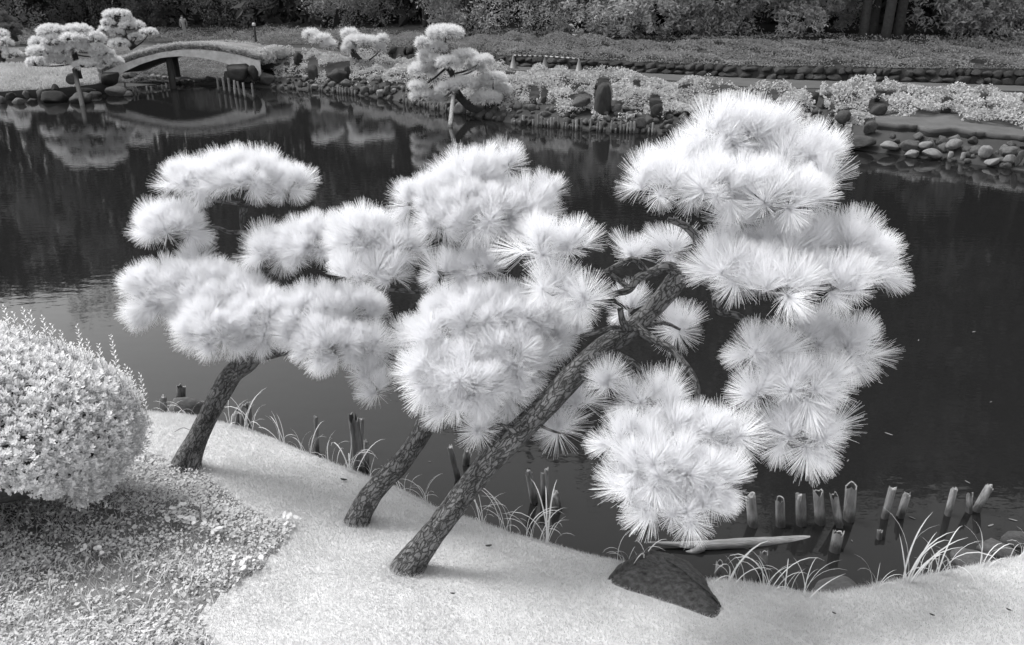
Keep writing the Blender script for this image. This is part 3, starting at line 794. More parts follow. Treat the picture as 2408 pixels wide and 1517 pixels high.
def post(name, top, bot, w, label, hollow=True, split=False, cat='post', group='old posts in the shallow water', seed=0, m=None, z0=0.0):
    """weathered post from its waterline pixel bot to its top pixel"""
    m = m or M_POST
    r = random.Random(seed)
    b = atz(bot[0], bot[1], z0); d = float(depth_of(b)); u = d / F
    t = atY(top[0], top[1], b[1] + 0.02)
    ax = t - b; H = np.linalg.norm(ax); ax /= H
    root = thing(name, b, label, cat, group)
    rad = w * u / 2
    seg, n = 16, 9
    R = frames(ax[None], np.array([r.uniform(0, 6.28)]))[0]
    th = np.linspace(0, 2 * math.pi, seg, endpoint=False)
    v = []
    lob = np.array([1 + 0.08 * math.sin(3 * q + r.uniform(0, .5)) + r.uniform(-.06, .06) for q in th])
    if split: lob[4] *= .55; lob[12] *= .62; lob[5] *= .7; lob[11] *= .75
    for k in range(n):
        s = -0.35 + (H + 0.35) * k / (n - 1)
        tp = 1.0 - 0.08 * k / (n - 1)
        for j, q in enumerate(th):
            rr = rad * lob[j] * tp * (1 + r.uniform(-.03, .03))
            zz = s
            if k == n - 1: zz += (r.uniform(-.5, .4) * rad + .3 * rad * math.sin(2 * q + seed) if not split else r.uniform(-1.4, .6) * rad)
            v.append([math.cos(q) * rr, math.sin(q) * rr, zz])
    off = len(v)
    for j, q in enumerate(th):                                   # ragged rim folding into the hollow
        p = v[(n - 1) * seg + j]; v.append([p[0] * .80, p[1] * .80, p[2] - 0.14 * rad])
    for j, q in enumerate(th):
        p = v[(n - 1) * seg + j]; v.append([p[0] * .5, p[1] * .5, H - (1.6 * rad if hollow else 0.1 * rad)])
    v = np.array(v) @ R.T + b
    i = (np.arange(n - 1)[:, None] * seg); j = np.arange(seg)[None]; j2 = (j + 1) % seg
    body = np.stack([i + j, i + j2, i + seg + j2, i + seg + j], -1).reshape(-1, 4)
    jj = np.arange(seg); k2 = (jj + 1) % seg
    rim = np.concatenate([np.stack([(n - 1) * seg + jj, (n - 1) * seg + k2, off + k2, off + jj], -1)])
    inn = np.stack([off + jj, off + k2, off + seg + k2, off + seg + jj], -1)
    child('shaft', mesh_np('shaft', v, body, m, smooth=True), root)
    child('worn_end', mesh_np('worn_end', v, rim, M_ENDWOOD), root)
    child('inner_core', mesh_np('inner_core', v, [inn, (off + seg + jj)[None]], M_DARKWOOD if hollow else m), root)  # hollow tops get a darker timber tone inside
    return root

NP = [((1765, 1166), (1772, 1236), 24, 0, 0, 'pale post half hidden by the lowest pine pad, first of the right row'),
      ((1834, 1177), (1835, 1236), 23, 1, 0, 'short hollow-topped post, second in the row right of the lowest pine pad'),
      ((1883, 1163), (1885, 1234), 25, 0, 1, 'post with a deeply notched flat top between hollow posts in the right row'),
      ((1924, 1157), (1929, 1230), 25, 1, 0, 'hollow post with split front in the right row, left of the paired posts'),
      ((1961, 1163), (1974, 1237), 22, 1, 1, 'tilted hollow post leaning against the thickest post'),
      ((2002, 1143), (1997, 1222), 27, 1, 0, 'thickest and tallest round post in the right row'),
      ((2099, 1148), (2080, 1217), 18, 0, 0, 'slim post leaning right, between the thickest post and the forked post'),
      ((2134, 1160), (2117, 1215), 20, 0, 1, 'forked post split into two prongs, leaning right'),
      ((2245, 1149), (2229, 1211), 16, 0, 0, 'slim leaning post left of the short stub in the far right group of three'),
      ((2280, 1161), (2278, 1205), 15, 1, 1, 'short thin stub between two leaning posts at the far right'),
      ((2328, 1143), (2295, 1200), 19, 0, 0, 'most strongly leaning post at the right end of the row'),
      ((1972, 1252), (1963, 1295), 27, 1, 0, 'broad short stump in front of the row of posts at right'),
      ((2069, 1248), (2067, 1267), 13, 0, 0, 'tiny stub in the water right of the broad short stump'),
      ((1692, 1322), (1686, 1362), 17, 1, 0, 'short stump behind the lawn just right of the dark lava rock'),
      ((1797, 1298), (1795, 1340), 20, 1, 0, 'short knobbly stump behind the spreading grass clump'),
      ((1242, 1106), (1256, 1182), 18, 0, 1, 'thicker stake of the pair right of the right pine trunk'),
      ((1275, 1112), (1276, 1176), 9, 0, 1, 'thin splinter of stake beside the tall slim stake'),
      ((1285, 1103), (1284, 1176), 11, 0, 0, 'tall slim stake right of the right pine trunk'),
      ((1304, 1160), (1312, 1200), 20, 0, 1, 'broken pointed stake with pale scar in the water right of the right trunk'),
      ((1058, 1051), (1078, 1128), 15, 0, 0, 'dark stake leaning left, seen left of the right pine trunk'),
      ((1099, 1060), (1096, 1092), 18, 0, 1, 'gnarled stub touching the left side of the right pine trunk'),
      ((831, 978), (846, 1110), 26, 1, 1, 'taller half of the gnarled double stump behind the lawn'),
      ((850, 985), (846, 1060), 14, 0, 1, 'shorter forked half of the gnarled double stump behind the lawn'),
      ((862, 1038), (861, 1095), 15, 0, 1, 'small pointed stub right of the gnarled double stump'),
      ((576, 953), (578, 1012), 28, 1, 0, 'thick dark stump behind the left pine trunk'),
      ((556, 960), (560, 1006), 14, 0, 1, 'thin stub touching the left side of the thick dark stump'),
      ((743, 980), (746, 1062), 11, 0, 0, 'thin lone stake in the water behind the lawn'),
      ((426, 908), (426, 940), 22, 1, 0, 'short stump standing behind the pale rock at left'),
      ((383, 933), (384, 980), 20, 0, 1, 'dark split stump left of the pale rock')]
for k, (t, b, w, h, s, lab) in enumerate(NP):
    post('wooden_post', t, b, w, lab, bool(h), bool(s), seed=k + 5)

# log afloat
a, b = atz(1524, 1276, 0.05), atz(1840, 1272, -0.05)
mid = atz(1680, 1279, 0.04)
lg = thing('floating_log', mid, 'long bleached log floating in dark water below the lowest pine pad', 'log')
uu = float(depth_of(mid)) / F
tube('log_body', [a, atz(1570, 1279, 0.035), atz(1625, 1282, 0.03), atz(1680, 1281, .025), atz(1760, 1277, 0.015), atz(1840, 1273, -0.01), atz(1950, 1268, -.06), atz(2100, 1262, -0.12)], [2 * uu, 6 * uu, 9 * uu, 11 * uu, 11 * uu, 11 * uu, 10 * uu, 9 * uu], M_LOG, lg, seg=14, n=8, rough=0.10)
tube('broken_stub', [atz(1650, 1285, 0.03), atz(1630, 1297, 0.0), atz(1600, 1300, -0.02)], [11 * uu, 7 * uu, 2 * uu], M_LOG, lg, seg=10, n=6, rough=0.15)

# dark lava rock on the lawn
def lava():
    foot = [(1437, 1368), (1470, 1388), (1530, 1406), (1590, 1424), (1640, 1444), (1688, 1456), (1697, 1432), (1672, 1392), (1640, 1352), (1590, 1334), (1530, 1328), (1462, 1338)]
    P = np.array([on_ground(*q) for q in foot]); c = P.mean(0)
    P[8:, 1] += 0.05
    n, m = 72, 26
    idx = np.linspace(0, len(P), n, endpoint=False)
    cl = catmull(np.vstack([P[-1:], P, P[:2]]), 12)[12:12 + 12 * len(P)]
    ring = cl[(np.linspace(0, 1, n, endpoint=False) * len(cl)).astype(int)]
    peak = c + np.array([-0.10, 0.10, 0.0])
    v = []
    for r in np.linspace(0, 1.12, m):
        p = peak * (1 - r) + ring * r
        h = 0.21 * (1 - min(r, 1.12) ** 2.2) 
        p = p.copy(); p[:, 2] = p[:, 2] * 1.0 + h
        v.append(p)
    v = np.array(v).reshape(-1, 3)
    w = np.clip(1.15 - np.repeat(np.linspace(0, 1.12, m), n), 0, 1)
    v[:, 2] += w * (0.034 * vnoise(v, 7, 2) + 0.018 * vnoise(v, 19, 3) + 0.012 * vnoise(v, 50, 4))
    v[:, 1] += 0.015 * vnoise(v, 17, 6); v[:, 0] += 0.015 * vnoise(v, 15, 7)
    i = (np.arange(m - 1)[:, None] * n); j = np.arange(n)[None]; j2 = (j + 1) % n
    f = np.stack([i + j, i + n + j, i + n + j2, i + j2], -1).reshape(-1, 4)
    o = link('rock', mesh_np('rock', v - c, f, M_LAVA, smooth=True), loc=c)
    tag(o, 'dark pitted lava rock set in the pale lawn at the water edge', 'rock')
lava()
def near_rock(px, py, hw, hh, m, label, var, z=0.12, tilt=0.0):
    p = atz(px, py, z)
    return rock('rock', px, py, hw, hh, p[1], m, label, 'rock', var=var, depthf=0.8, tilt=tilt)
near_rock(432, 962, 46, 34, M_ROCK, 'pale sloping rock in the water behind the left end of the lawn', 3, 0.2, 0.3)
near_rock(1968, 1398, 68, 32, M_ROCK, 'half buried pale stone behind the lowest dip of the lawn edge', 5, 0.15)
near_rock(2100, 1372, 20, 18, M_ROCK, 'small stone beside the tall broad leaved grass clump', 6, 0.15)
near_rock(2290, 1318, 46, 26, M_ROCK, 'nearest of the flat shore stones at the right', 7)
near_rock(2345, 1292, 52, 22, M_ROCK, 'middle flat shore stone at the right, behind the nearest one', 8)
near_rock(2400, 1268, 50, 20, M_ROCK, 'farthest flat shore stone at the right edge of the photo', 9)

# fallen leaves and a twig
def leaf_me():
    th = np.linspace(0, 2 * math.pi, 9, endpoint=False)
    return np.stack([np.cos(th), np.sin(th) * .4, .12 * np.cos(2 * th)], -1)
lm_d = mesh_np('dead_leaf', leaf_me(), np.arange(9)[None], M_DARKWOOD); lm_f = mesh_np('pale_leaf', leaf_me(), np.arange(9)[None], M_PROCK); lm_p = mesh_np('pale_leaf', leaf_me(), np.arange(9)[None], M_WEEDB)
for x, y, s, lab in [(809, 1133, .05, 'dark fallen leaf on the lawn left of the middle trunk'), (1149, 1289, .045, 'dark fallen leaf on the lawn right of the right trunk'), (1065, 1402, .03, 'small dark fallen leaf on the open lawn below the right trunk'),
                     (2190, 1452, .03, 'dark fallen leaf on the lawn at lower right'), (2370, 1440, .03, 'dark fallen leaf at the right end of the lawn'), (1960, 1448, .025, 'dark fallen leaf on the lawn right of the lava rock')]:
    o = link('fallen_leaf', lm_d); o.location = on_ground(x, y) + np.array([0, 0, 0.025]); s *= .6; o.scale = (s, s, s); o.rotation_euler = (.2, .15, random.uniform(-.5, .5)); tag(o, lab, 'leaf', 'dead leaves on the lawn')
for x, y, s in [(2145, 1217, .04), (2330, 945, .03), (2305, 1285, .03), (1994, 1083, .035), (2070, 900, .05), (2420, 1195, .04), (2330, 1235, .05), (2382, 1222, .05), (2003, 1271, .02), (2275, 1133, .04), (2090, 1020, .06), (1010, 1085, .02), (1392, 1090, .02), (2160, 800, .04), (2290, 780, .05)]:
    o = link('floating_leaf', lm_f); o.location = atz(x, y, 0.006); o.scale = (s * .7, s * .45, s * .1); o.rotation_euler = (0, 0, random.uniform(0, 3)); tag(o, 'pale leaf floating on the dark open water', 'leaf', 'pale leaves afloat on the pond')
a = on_ground(412, 1022); b = on_ground(448, 1018)
t = tag(tube('twig', [a + [0, 0, .03], (a + b) / 2 + [0, 0.02, .05], b + [0, 0, .03]], [.004, .005, .003], M_TWIG, None, seg=5), 'thin dry twig on the lawn just left of the smooth leaning trunk', 'twig')

# ------------------------------------------------------------------ far bank terrain
def wY(y): return atz(0, y, 0.0)[1]
COLS = [  # x, then (y, distance) for waterline, stone top, shrub top, wall foot, wall top, cover top
    (-3500, (205, None), (195, 38), (120, 48), (112, 52), (104, 52.3), (80, 58)),
    (-600, (205, None), (195, 38), (120, 48), (112, 52), (104, 52.3), (80, 58)),
    (0, (205, None), (195, 38), (120, 48), (112, 52), (104, 52.3), (80, 58)),
    (300, (203, None), (190, 38), (120, 50), (105, 58), (98, 58.3), (78, 66)),
    (520, (200, None), (188, 39), (118, 48), (106, 57), (98, 57.3), (78, 64)),
    (602, (206, None), (188, 37.5), (118, 42), (110, 48), (103, 48.3), (80, 56)),
    (740, (212, None), (178, 37), (122, 41), (114, 45), (104, 45.2), (80, 50)),
    (900, (231, None), (188, 34.3), (140, 38.2), (138, 41), (108, 41.2), (88, 44)),
    (1050, (262, None), (215, 30.9), (150, 35.5), (145, 38.3), (120, 38.5), (92, 41)),
    (1204, (291, None), (240, 27.8), (164, 32.5), (156, 34.8), (132, 35), (88, 37.5)),
    (1400, (308, None), (252, 26.6), (176, 31), (166, 33.6), (141, 33.8), (97, 36.5)),
    (1600, (318, None), (266, 26.0), (190, 29.5), (176, 32), (151, 32.2), (108, 35)),
    (1806, (322, None), (262, 25.9), (208, 28), (186, 30.7), (156, 30.9), (100, 34)),
    (1986, (349, None), (288, 23.7), (207, 27.6), (191, 30), (158, 30.2), (104, 33.5)),
    (2150, (370, None), (318, 21.9), (205, 27), (194, 29.3), (160, 29.5), (106, 33)),
    (2408, (402, None), (345, 20.3), (214, 26.3), (202, 28.3), (164, 28.5), (111, 32)),
    (2900, (470, None), (400, 17.2), (230, 25), (220, 27), (180, 27.2), (120, 31)),
    (6000, (470, None), (400, 17.2), (230, 25), (220, 27), (180, 27.2), (120, 31))]
CXS = np.array([c[0] for c in COLS], float)
CYs = np.array([[q[0] for q in c[1:]] for c in COLS], float)
CDs = np.array([[wY(q[0]) if q[1] is None else q[1] for q in c[1:]] for c in COLS], float)
def far_pt(x, t):
    """x in measuring units, t 0..5 from the waterline back; 5..6 runs on into the wood"""
    x = np.asarray(x, float); t = np.asarray(t, float)
    tt = np.clip(t, 0, 5); i = np.clip(tt.astype(int), 0, 4); a = tt - i
    ys = np.stack([np.interp(x, CXS, CYs[:, k]) for k in range(6)], -1)
    ds = np.stack([np.interp(x, CXS, CDs[:, k]) for k in range(6)], -1)
    row = np.arange(len(x))
    def w(k):
        y, Y = ys[row, k], ds[row, k]
        v = (CY - y) / F; d = Y / (cp + v * sp)
        return np.stack([(x - CX) / F * d, Y, CAMZ + d * (v * cp - sp)], -1)
    p = w(i) * (1 - a)[:, None] + w(i + 1) * a[:, None]
    ext = np.maximum(t - 5, 0)[:, None]
    far = p * np.array([1, 1, 1]) + ext * np.stack([p[:, 0] / p[:, 1] * 40, np.full(len(x), 40.0), np.full(len(x), 1.5)], -1)
    far[:, 2] += 11.0 * np.clip(ext[:, 0] - 0.30, 0, 1.0)  # invented hill hidden by the trees, added to block horizon sky
    return np.where(ext > 0, far, p)

xs = np.unique(np.concatenate([[-3500, -2000, -1200], np.arange(-900, 3200, 40), [3600, 4500, 6000]])).astype(float)
ts = np.concatenate([[-0.35], np.linspace(0, 5, 31), [5.15, 5.3, 5.6, 6, 6.3, 8, 12]])
def far_sheet(xs, ts, lift=0.0, rough=0.06):
    X, T = np.meshgrid(xs, ts); p = far_pt(X.ravel(), np.maximum(T.ravel(), 0))
    neg = T.ravel() < 0
    p[neg] += np.array([0, -0.8, -0.7])
    bump = rough * vnoise(p[:, :2], 1.3, 12) * ((T.ravel() > 0.1) & ((T.ravel() < 2) | (T.ravel() > 4.1)))
    p[:, 2] += bump + lift
    nr, nc = X.shape
    i = (np.arange(nr - 1)[:, None] * nc + np.arange(nc - 1)[None]).ravel()
    return p, np.stack([i, i + 1, i + nc + 1, i + nc], -1)
v, f = far_sheet(xs, ts)
tag(link('far_bank', mesh_np('far_bank', v, f, M_FARGROUND, smooth=True)), kind='structure')
v, f = far_sheet(np.arange(-900, 3200, 40.0), np.linspace(1.98, 2.97, 5), 0.015, 0.0)
tag(link('path', mesh_np('path', v, f, M_PATH, smooth=True)), kind='structure')
# bare turf shelf at the right
def dist_at(px, py):
    """distance of the far bank along the sight line px,py"""
    t = np.linspace(0, 5, 400)
    p = far_pt(np.full(400, float(px)), t)
    _, yy = project(p)
    k = np.where(yy <= py)[0]
    return float(p[k[0], 1]) if len(k) else float(p[-1, 1])
def shelf():
    xs = np.linspace(2056, 2440, 40); rows = []
    ytop = np.interp(xs, [2056, 2100, 2230, 2300, 2440], [276, 274, 268, 288, 306]); ybot = np.interp(xs, [2056, 2120, 2210, 2300, 2400, 2440], [308, 313, 321, 331, 340, 344]) + 3.0 * vnoise(xs[:, None], .045, 5) + 1.2 * vnoise(xs[:, None], .2, 6)
    for t in np.linspace(0, 1, 8):
        rows.append([atY(x, b * (1 - t) + a * t, dist_at(x, b * (1 - t) + a * t)) + np.array([0, 0, .16 * (1 - t) + .06]) for x, a, b in zip(xs, ytop, ybot)])
    rows.insert(0, [p + np.array([0, .03, -.10]) for p in rows[0]]); rows.insert(0, [p + np.array([0, .25, -.45]) for p in rows[0]])
    v = np.array(rows); r, n = v.shape[:2]; v = v.reshape(-1, 3); v[:, 2] += .025 * vnoise(v[:, :2], 2.5, 91)
    i = (np.arange(r - 1)[:, None] * n + np.arange(n - 1)[None]).ravel()
    f = np.stack([i, i + 1, i + n + 1, i + n], -1)
    tag(link('turf_shelf', mesh_np('turf_shelf', v, f, [M_DULLTURF, M_FARGROUND], np.where(np.arange(len(f)) < n - 1, 1, 0), smooth=True)), kind='structure')
shelf()

# retaining wall of boulders along the path
wall = thing('retaining_wall', far_pt(np.array([1600.0]), np.array([3.4]))[0], 'low dry stone retaining wall of dark rounded boulders along the path', 'wall')
wl = []
WME = [mesh_np('stone', ROCKS[k][0], ROCKS[k][1], M_WALLSTONE, smooth=True) for k in range(10)]
for row, t in enumerate((3.18, 3.72)):
    x = 895.0 + 9 * row
    while x < 2520:
        p = far_pt(np.array([x]), np.array([t]))[0]; u = float(depth_of(p)) / F
        hw = random.uniform(0.12, 0.30) * (1 if row else 1.08)
        o = bpy.data.objects.new('stone', random.choice(WME)); C.objects.link(o); o.parent = wall
        o.location = Vector(p) - wall.location + Vector((0, -0.05, random.uniform(-.03, .03)))
        zz = abs(far_pt(np.array([x]), np.array([4.0]))[0][2] - far_pt(np.array([x]), np.array([3.0]))[0][2])
        o.scale = (hw, 0.22, max(0.12, zz * 0.30) * random.uniform(0.85, 1.35)); o.rotation_euler = (0, random.uniform(-.2, .2), random.uniform(-.3, .3))
        wl.append(o)
        x += hw * 1.93 / u
print('wall stones', len(wl))

# ------------------------------------------------------------------ far shore stones and stakes
def frock(px, py, hw, hh, m, label, var=None, tilt=0.0, rot=0.0, group='stones in the far bank', df=0.8):
    Y = dist_at(px, min(py + hh * 0.7, np.interp(px, CXS, CYs[:, 0]) - 1)) - 0.10
    return rock('rock', px, py, hw, hh, Y, m, label, 'rock', group, var, rot, df, tilt)
_v = ICO3[0].copy(); _v = np.sign(_v) * np.abs(_v) ** np.array([.85, .85, .62]); _v[:, 0] *= 1 - 0.10 * _v[:, 2]; _v *= (1 + .07 * vnoise(_v, 2.3, 77) + .03 * vnoise(_v, 6, 78) + .012 * vnoise(_v, 17, 79))[:, None]; _v /= np.abs(_v).max(0)
_p = atY(1418, 236, dist_at(1418, 274) + .25); _u = float(depth_of(_p)) / F
_o = link('rock', mesh_np('rock', _v, ICO3[1], M_DROCK, smooth=True), loc=_p); _o.scale = (22 * _u, 18 * _u, 43 * _u); _o.rotation_euler = (0, .06, .3)
tag(_o, 'tall dark rounded standing stone among the far shrubs', 'rock', 'stones in the far bank')
frock(1396, 204, 9, 8, M_DROCK, 'small dark knob stone at the shoulder of the tall standing stone', 1)
BIG = [(1367, 240, 28, 19, 1, 'broad flat topped stone leaning against the tall standing stone'), (1542, 262, 17, 22, 0, 'upright dark stone above the stakes right of the tall standing stone'),
       (1497, 220, 11, 19, 0, 'narrow dark stone buried in shrubs right of the standing stone'), (1450, 256, 13, 12, 1, 'grey stone at the foot of the tall standing stone, right side'), (1257, 234, 13, 11, 0, 'dark stone under the shrubs at the left of the stone bank'),
       (1280, 236, 10, 10, 0, 'dark stone beside the leftmost dark stone under the shrubs'), (1505, 292, 19, 16, 1, 'rounded grey stone just above the water between stakes'), (1908, 236, 18, 25, 0, 'tall dark stone above the stacked stones right of the top pine pad'),
       (1851, 268, 24, 22, 0, 'large dark stone touching the outline of the top pine pad'), (1819, 247, 13, 17, 0, 'dark stone left of the large dark one behind the top pine pad'), (1933, 288, 30, 20, 1, 'broad grey boulder in the middle of the stacked stones'),
       (1983, 277, 20, 17, 1, 'grey stone right of the broad grey boulder'), (1920, 262, 16, 11, 1, 'small grey stone lying on the broad grey boulder'), (1943, 247, 10, 10, 0, 'small dark stone right of the tall dark stone'), (1957, 266, 9, 11, 1, 'narrow stone between the broad boulder and its right neighbour'),
       (2063, 260, 24, 18, 0, 'dark boulder in the shrubs above the turf shelf'), (2007, 243, 14, 9, 0, 'low dark stone peeping from shrubs above the stacked stones'), (2063, 230, 12, 11, 0, 'small dark stone in shrubs above the dark boulder'),
       (2121, 233, 9, 10, 0, 'little dark stone in shrubs above the left of the turf shelf'), (2225, 254, 16, 18, 0, 'dark upright stone in shrubs above the middle of the turf shelf'), (2311, 239, 11, 12, 0, 'dark stone in shrubs above the right of the turf shelf'),
       (2400, 262, 12, 14, 0, 'dark stone in shrubs at the right edge of the photo'), (2047, 300, 18, 17, 1, 'rounded grey stone at the left end of the turf shelf'), (2018, 335, 41, 17, 1, 'large flat slab jutting over the water at the left of the turf shelf'),
       (1957, 318, 23, 11, 1, 'flat stone left of the jutting slab'), (1930, 322, 12, 9, 0, 'small dark stone at the waterline left of the flat stone'), (2093, 343, 25, 11, 2, 'pale flat stone just right of the jutting slab'),
       (2139, 342, 22, 15, 1, 'tall grey stone second from the jutting slab'), (2146, 361, 18, 12, 2, 'pale stone at the water in front of the tall grey stone'), (2172, 341, 20, 11, 2, 'pale smooth oval stone under the turf shelf'), (2190, 361, 25, 12, 2, 'pale long stone at the water under the turf shelf'),
       (2242, 340, 22, 14, 2, 'pale tilted oval stone under the middle of the turf shelf'), (2319, 355, 18, 18, 2, 'pale upright egg shaped stone at the water, right part of the shelf'), (2372, 355, 21, 12, 1, 'grey long stone under the right end of the turf shelf'),
       (2375, 375, 17, 12, 2, 'pale round stone at the water near the right edge'), (2335, 380, 17, 8, 2, 'flat pale stone at the water beside the egg shaped one'), (2399, 372, 9, 21, 1, 'narrow upright stone at the right edge of the water'),
       (631, 158, 27, 12, 0, 'dark overhanging stone at the right foot of the arched bridge'), (626, 187, 22, 17, 1, 'grey block stone under the dark overhanging stone'), (702, 140, 12, 17, 0, 'pointed dark stone rising from shrubs right of the bridge'), (700, 166, 13, 13, 0, 'dark stone below the pointed dark stone'),
       (737, 171, 14, 23, 0, 'tall dark stone in shrubs between the pointed stone and the big dark boulder'), (795, 178, 28, 21, 0, 'biggest dark boulder in the far bank, left of the leaning pine'), (817, 168, 8, 16, 0, 'narrow dark stone against the right of the biggest dark boulder'), (676, 160, 9, 12, 0, 'small dark stone left of the pointed dark stone'),
       (856, 214, 13, 11, 1, 'round grey stone at the water below the leaning pine'), (896, 218, 11, 11, 2, 'pale egg shaped stone at the water below the leaning pine'), (911, 213, 11, 12, 1, 'grey stone right of the pale egg shaped one'), (886, 209, 10, 10, 1, 'grey stone left of the pale egg shaped one'),
       (927, 213, 8, 6, 2, 'small pale stone between the leaning and the propped pine'), (948, 208, 7, 7, 2, 'small pale stone near the left branches of the propped pine'), (1082, 258, 17, 17, 2, 'bright white rounded stone under the propped pine'), (1052, 248, 12, 12, 1, 'grey stone left of the bright white stone'),
       (783, 200, 12, 9, 1, 'grey stone at the water under the biggest dark boulder'), (815, 196, 14, 10, 1, 'grey stone at the water right of the biggest dark boulder'), (740, 203, 9, 7, 2, 'little pale stone at the water left of the biggest dark boulder')]
for k, (x, y, w, h, c, lab) in enumerate(BIG):
    frock(x, y, w, h, (M_DROCK, M_ROCK, M_PROCK)[c], lab, k % 14, tilt=random.uniform(-.25, .25), rot=random.uniform(-.4, .4))
# leafy cover
def cover(name, n, xr, tr, hmax, size, m, gap, seed, accept=None, floor=0.35):
    x = RNG.uniform(*xr, n); t = RNG.uniform(*tr, n)
    p = far_pt(x, t)
    h = np.clip(0.62 + 0.45 * vnoise(p[:, :2], 2.2, seed) + 0.22 * vnoise(p[:, :2], 5.5, seed + 1), 0.12, 1.2) * hmax
    edge = np.clip(np.minimum(t - tr[0], tr[1] - t) / 0.08, 0.25, 1)
    hole = vnoise(p[:, :2], 4.4, seed + 2) + 0.35 * vnoise(p[:, :2], 11, seed + 3) + RNG.normal(0, 0.15, n)
    k = hole > gap
    if accept is not None:
        px, py = project(p); k &= accept(px, py, t)
    p, h, edge = p[k], h[k], edge[k]
    p[:, 2] += h * edge * RNG.uniform(floor, 1.0, len(p)) ** 0.6
    nr = unit_rand(len(p)) * 0.8 + np.array([0, -0.15, 0.8])
    v, f = leaves(p, nr, RNG.uniform(0.7, 1.3, len(p)) * size, 0.55, 0.15)
    tag(link(name, mesh_np(name, v, f, m)), kind='stuff')
def acc_right(px, py, t):
    bare = inpoly(px, py, [(2050, 285), (2230, 278), (2260, 296), (2400, 312), (2440, 340), (2420, 420), (2040, 420)])
    thin = inpoly(px, py, [(1630, 185), (1850, 195), (1960, 198), (1900, 232), (1760, 250), (1640, 230)]) & (RNG.random(len(px)) < 0.82)
    keep = ~bare & ~thin
    for (x, y, w, h, c, lab) in BIG + [(1418, 236, 23, 43, 0, '')]:
        keep &= ((px - x) / (w * 1.0)) ** 2 + ((py - y) / (h * 1.0)) ** 2 > 1
    return keep
cover('shrub_ground_cover', 90000, (590, 2460), (0.95, 1.90), 0.52, 0.085, M_COVER, -0.75, 51, acc_right)
cover('shrub_ground_cover', 16000, (590, 2000), (0.45, 1.0), 0.30, 0.085, M_COVER, 0.25, 57, acc_right)
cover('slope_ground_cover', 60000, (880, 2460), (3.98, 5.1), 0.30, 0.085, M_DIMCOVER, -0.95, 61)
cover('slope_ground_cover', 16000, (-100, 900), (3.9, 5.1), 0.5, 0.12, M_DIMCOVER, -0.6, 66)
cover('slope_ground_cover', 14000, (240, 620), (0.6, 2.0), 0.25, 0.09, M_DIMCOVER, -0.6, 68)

# the many smaller stones packed along the waterline
n = 0
for x in np.arange(640, 2410, 17):
    if 1960 < x: 
        if random.random() < .6: continue
    wy = np.interp(x, CXS, CYs[:, 0]); ry = np.interp(x, CXS, CYs[:, 1])
    for lev in (0.08, 0.3, 0.52, 0.74, 0.95):
        if random.random() < .22 + .2 * (lev > .8): continue
        s = random.choice((7, 9, 10, 12, 15)) * random.uniform(.85, 1.15) * np.interp(wy, [205, 320, 400], [0.62, 1.0, 1.2])
        xx = x + random.uniform(-7, 7)
        p = far_pt(np.array([xx]), np.array([lev]))[0]; u = float(depth_of(p)) / F
        key = (n % 14, (M_ROCK, M_ROCK, M_DROCK, M_ROCK)[n % 4].name)
        if key not in ROCKME: ROCKME[key] = mesh_np('stone', ROCKS[key[0]][0], ROCKS[key[0]][1], MATS[key[1]], smooth=True)
        o = link('shore_stone', ROCKME[key]); o.location = p + np.array([0, -0.04, 0.03]); o.scale = (s * u, s * u * .8, s * u * random.uniform(.65, .95)); o.rotation_euler = (random.uniform(-.3, .3), random.uniform(-.4, .4), random.uniform(0, 3))
        where = [(760, 'just right of the bridge'), (880, 'below the biggest dark boulder'), (1000, 'below the small leaning pine'), (1130, 'below the propped pine'), (1290, 'under the left end of the shrubs'),
                 (1440, 'about the tall standing stone'), (1560, 'right of the tall standing stone'), (1960, 'behind the top pine pad'), (2160, 'at the left of the turf shelf'), (9999, 'at the right of the turf shelf')]
        where = [w for a, w in where if xx < a][0]
        lv = 'at the waterline' if lev < .2 else ('midway up the bank' if lev < .8 else 'at the top of the bank')
        sz = 'large' if s * 1.0 > 12 else ('small' if s < 8 else 'middling')
        tone = 'dark' if key[1] == 'dark_rock' else 'grey'
        lab = sz + ' ' + tone + ' stone ' + lv + ', ' + where
        tag(o, lab, 'stone', 'stones of the far stone bank: ' + lab)
        n += 1
print('small stones', n)

STAKE = tube_np([(0, 0, -0.4), (0, 0, 0.5), (0, 0, 0.97), (0, 0, 1.0)], [1, 1, .93, .45], seg=8, n=3, rough=0.05)
STME = mesh_np('stake', STAKE[0], [STAKE[1], STAKE[2]], M_POST, smooth=True)
def stake(x, ytop, ybot, w, label, group):
    b = atz(x, ybot, 0.0); u = float(depth_of(b)) / F
    o = link('wooden_stake', STME); o.location = b; r = w * u / 2
    H = (atY(x, ytop, b[1])[2])
    o.scale = (r, r, max(H, .08)); o.rotation_euler = (random.gauss(0, .03), random.gauss(0, .04), random.uniform(0, 6))
    tag(o, label, 'stake', group)
D3 = lambda c: c / 3.781
for c in (25, 80, 103, 185, 240, 262, 284, 318, 340, 368, 410, 450, 478, 528, 548, 580, 610, 690, 750, 785, 830, 880, 925, 957, 1000, 1030, 1058, 1078, 1222, 1250, 1280):
    x = 1204 + D3(c); wy = np.interp(x, CXS, CYs[:, 0]) + 1.5
    stake(x + random.uniform(-3, 3), wy - random.choice((10, 16, 20, 24, 28)), wy + random.uniform(-2, 1), random.uniform(4, 7), 'short pale stake in the long row at the water below the standing stone', 'stakes in the row below the standing stone')
for c in (475, 570, 590, 690, 728, 752, 778, 800, 830, 860, 885, 1315, 1345, 1400, 1455, 1500, 1530, 1590, 1622, 1690):
    x = 602 + D3(c); wy = np.interp(x, CXS, CYs[:, 0]) + 1.5
    stake(x, wy - random.uniform(12, 19), wy, random.uniform(4, 6), 'short stake at the waterline between the bridge and the propped pine', 'stakes between the bridge and the propped pine')
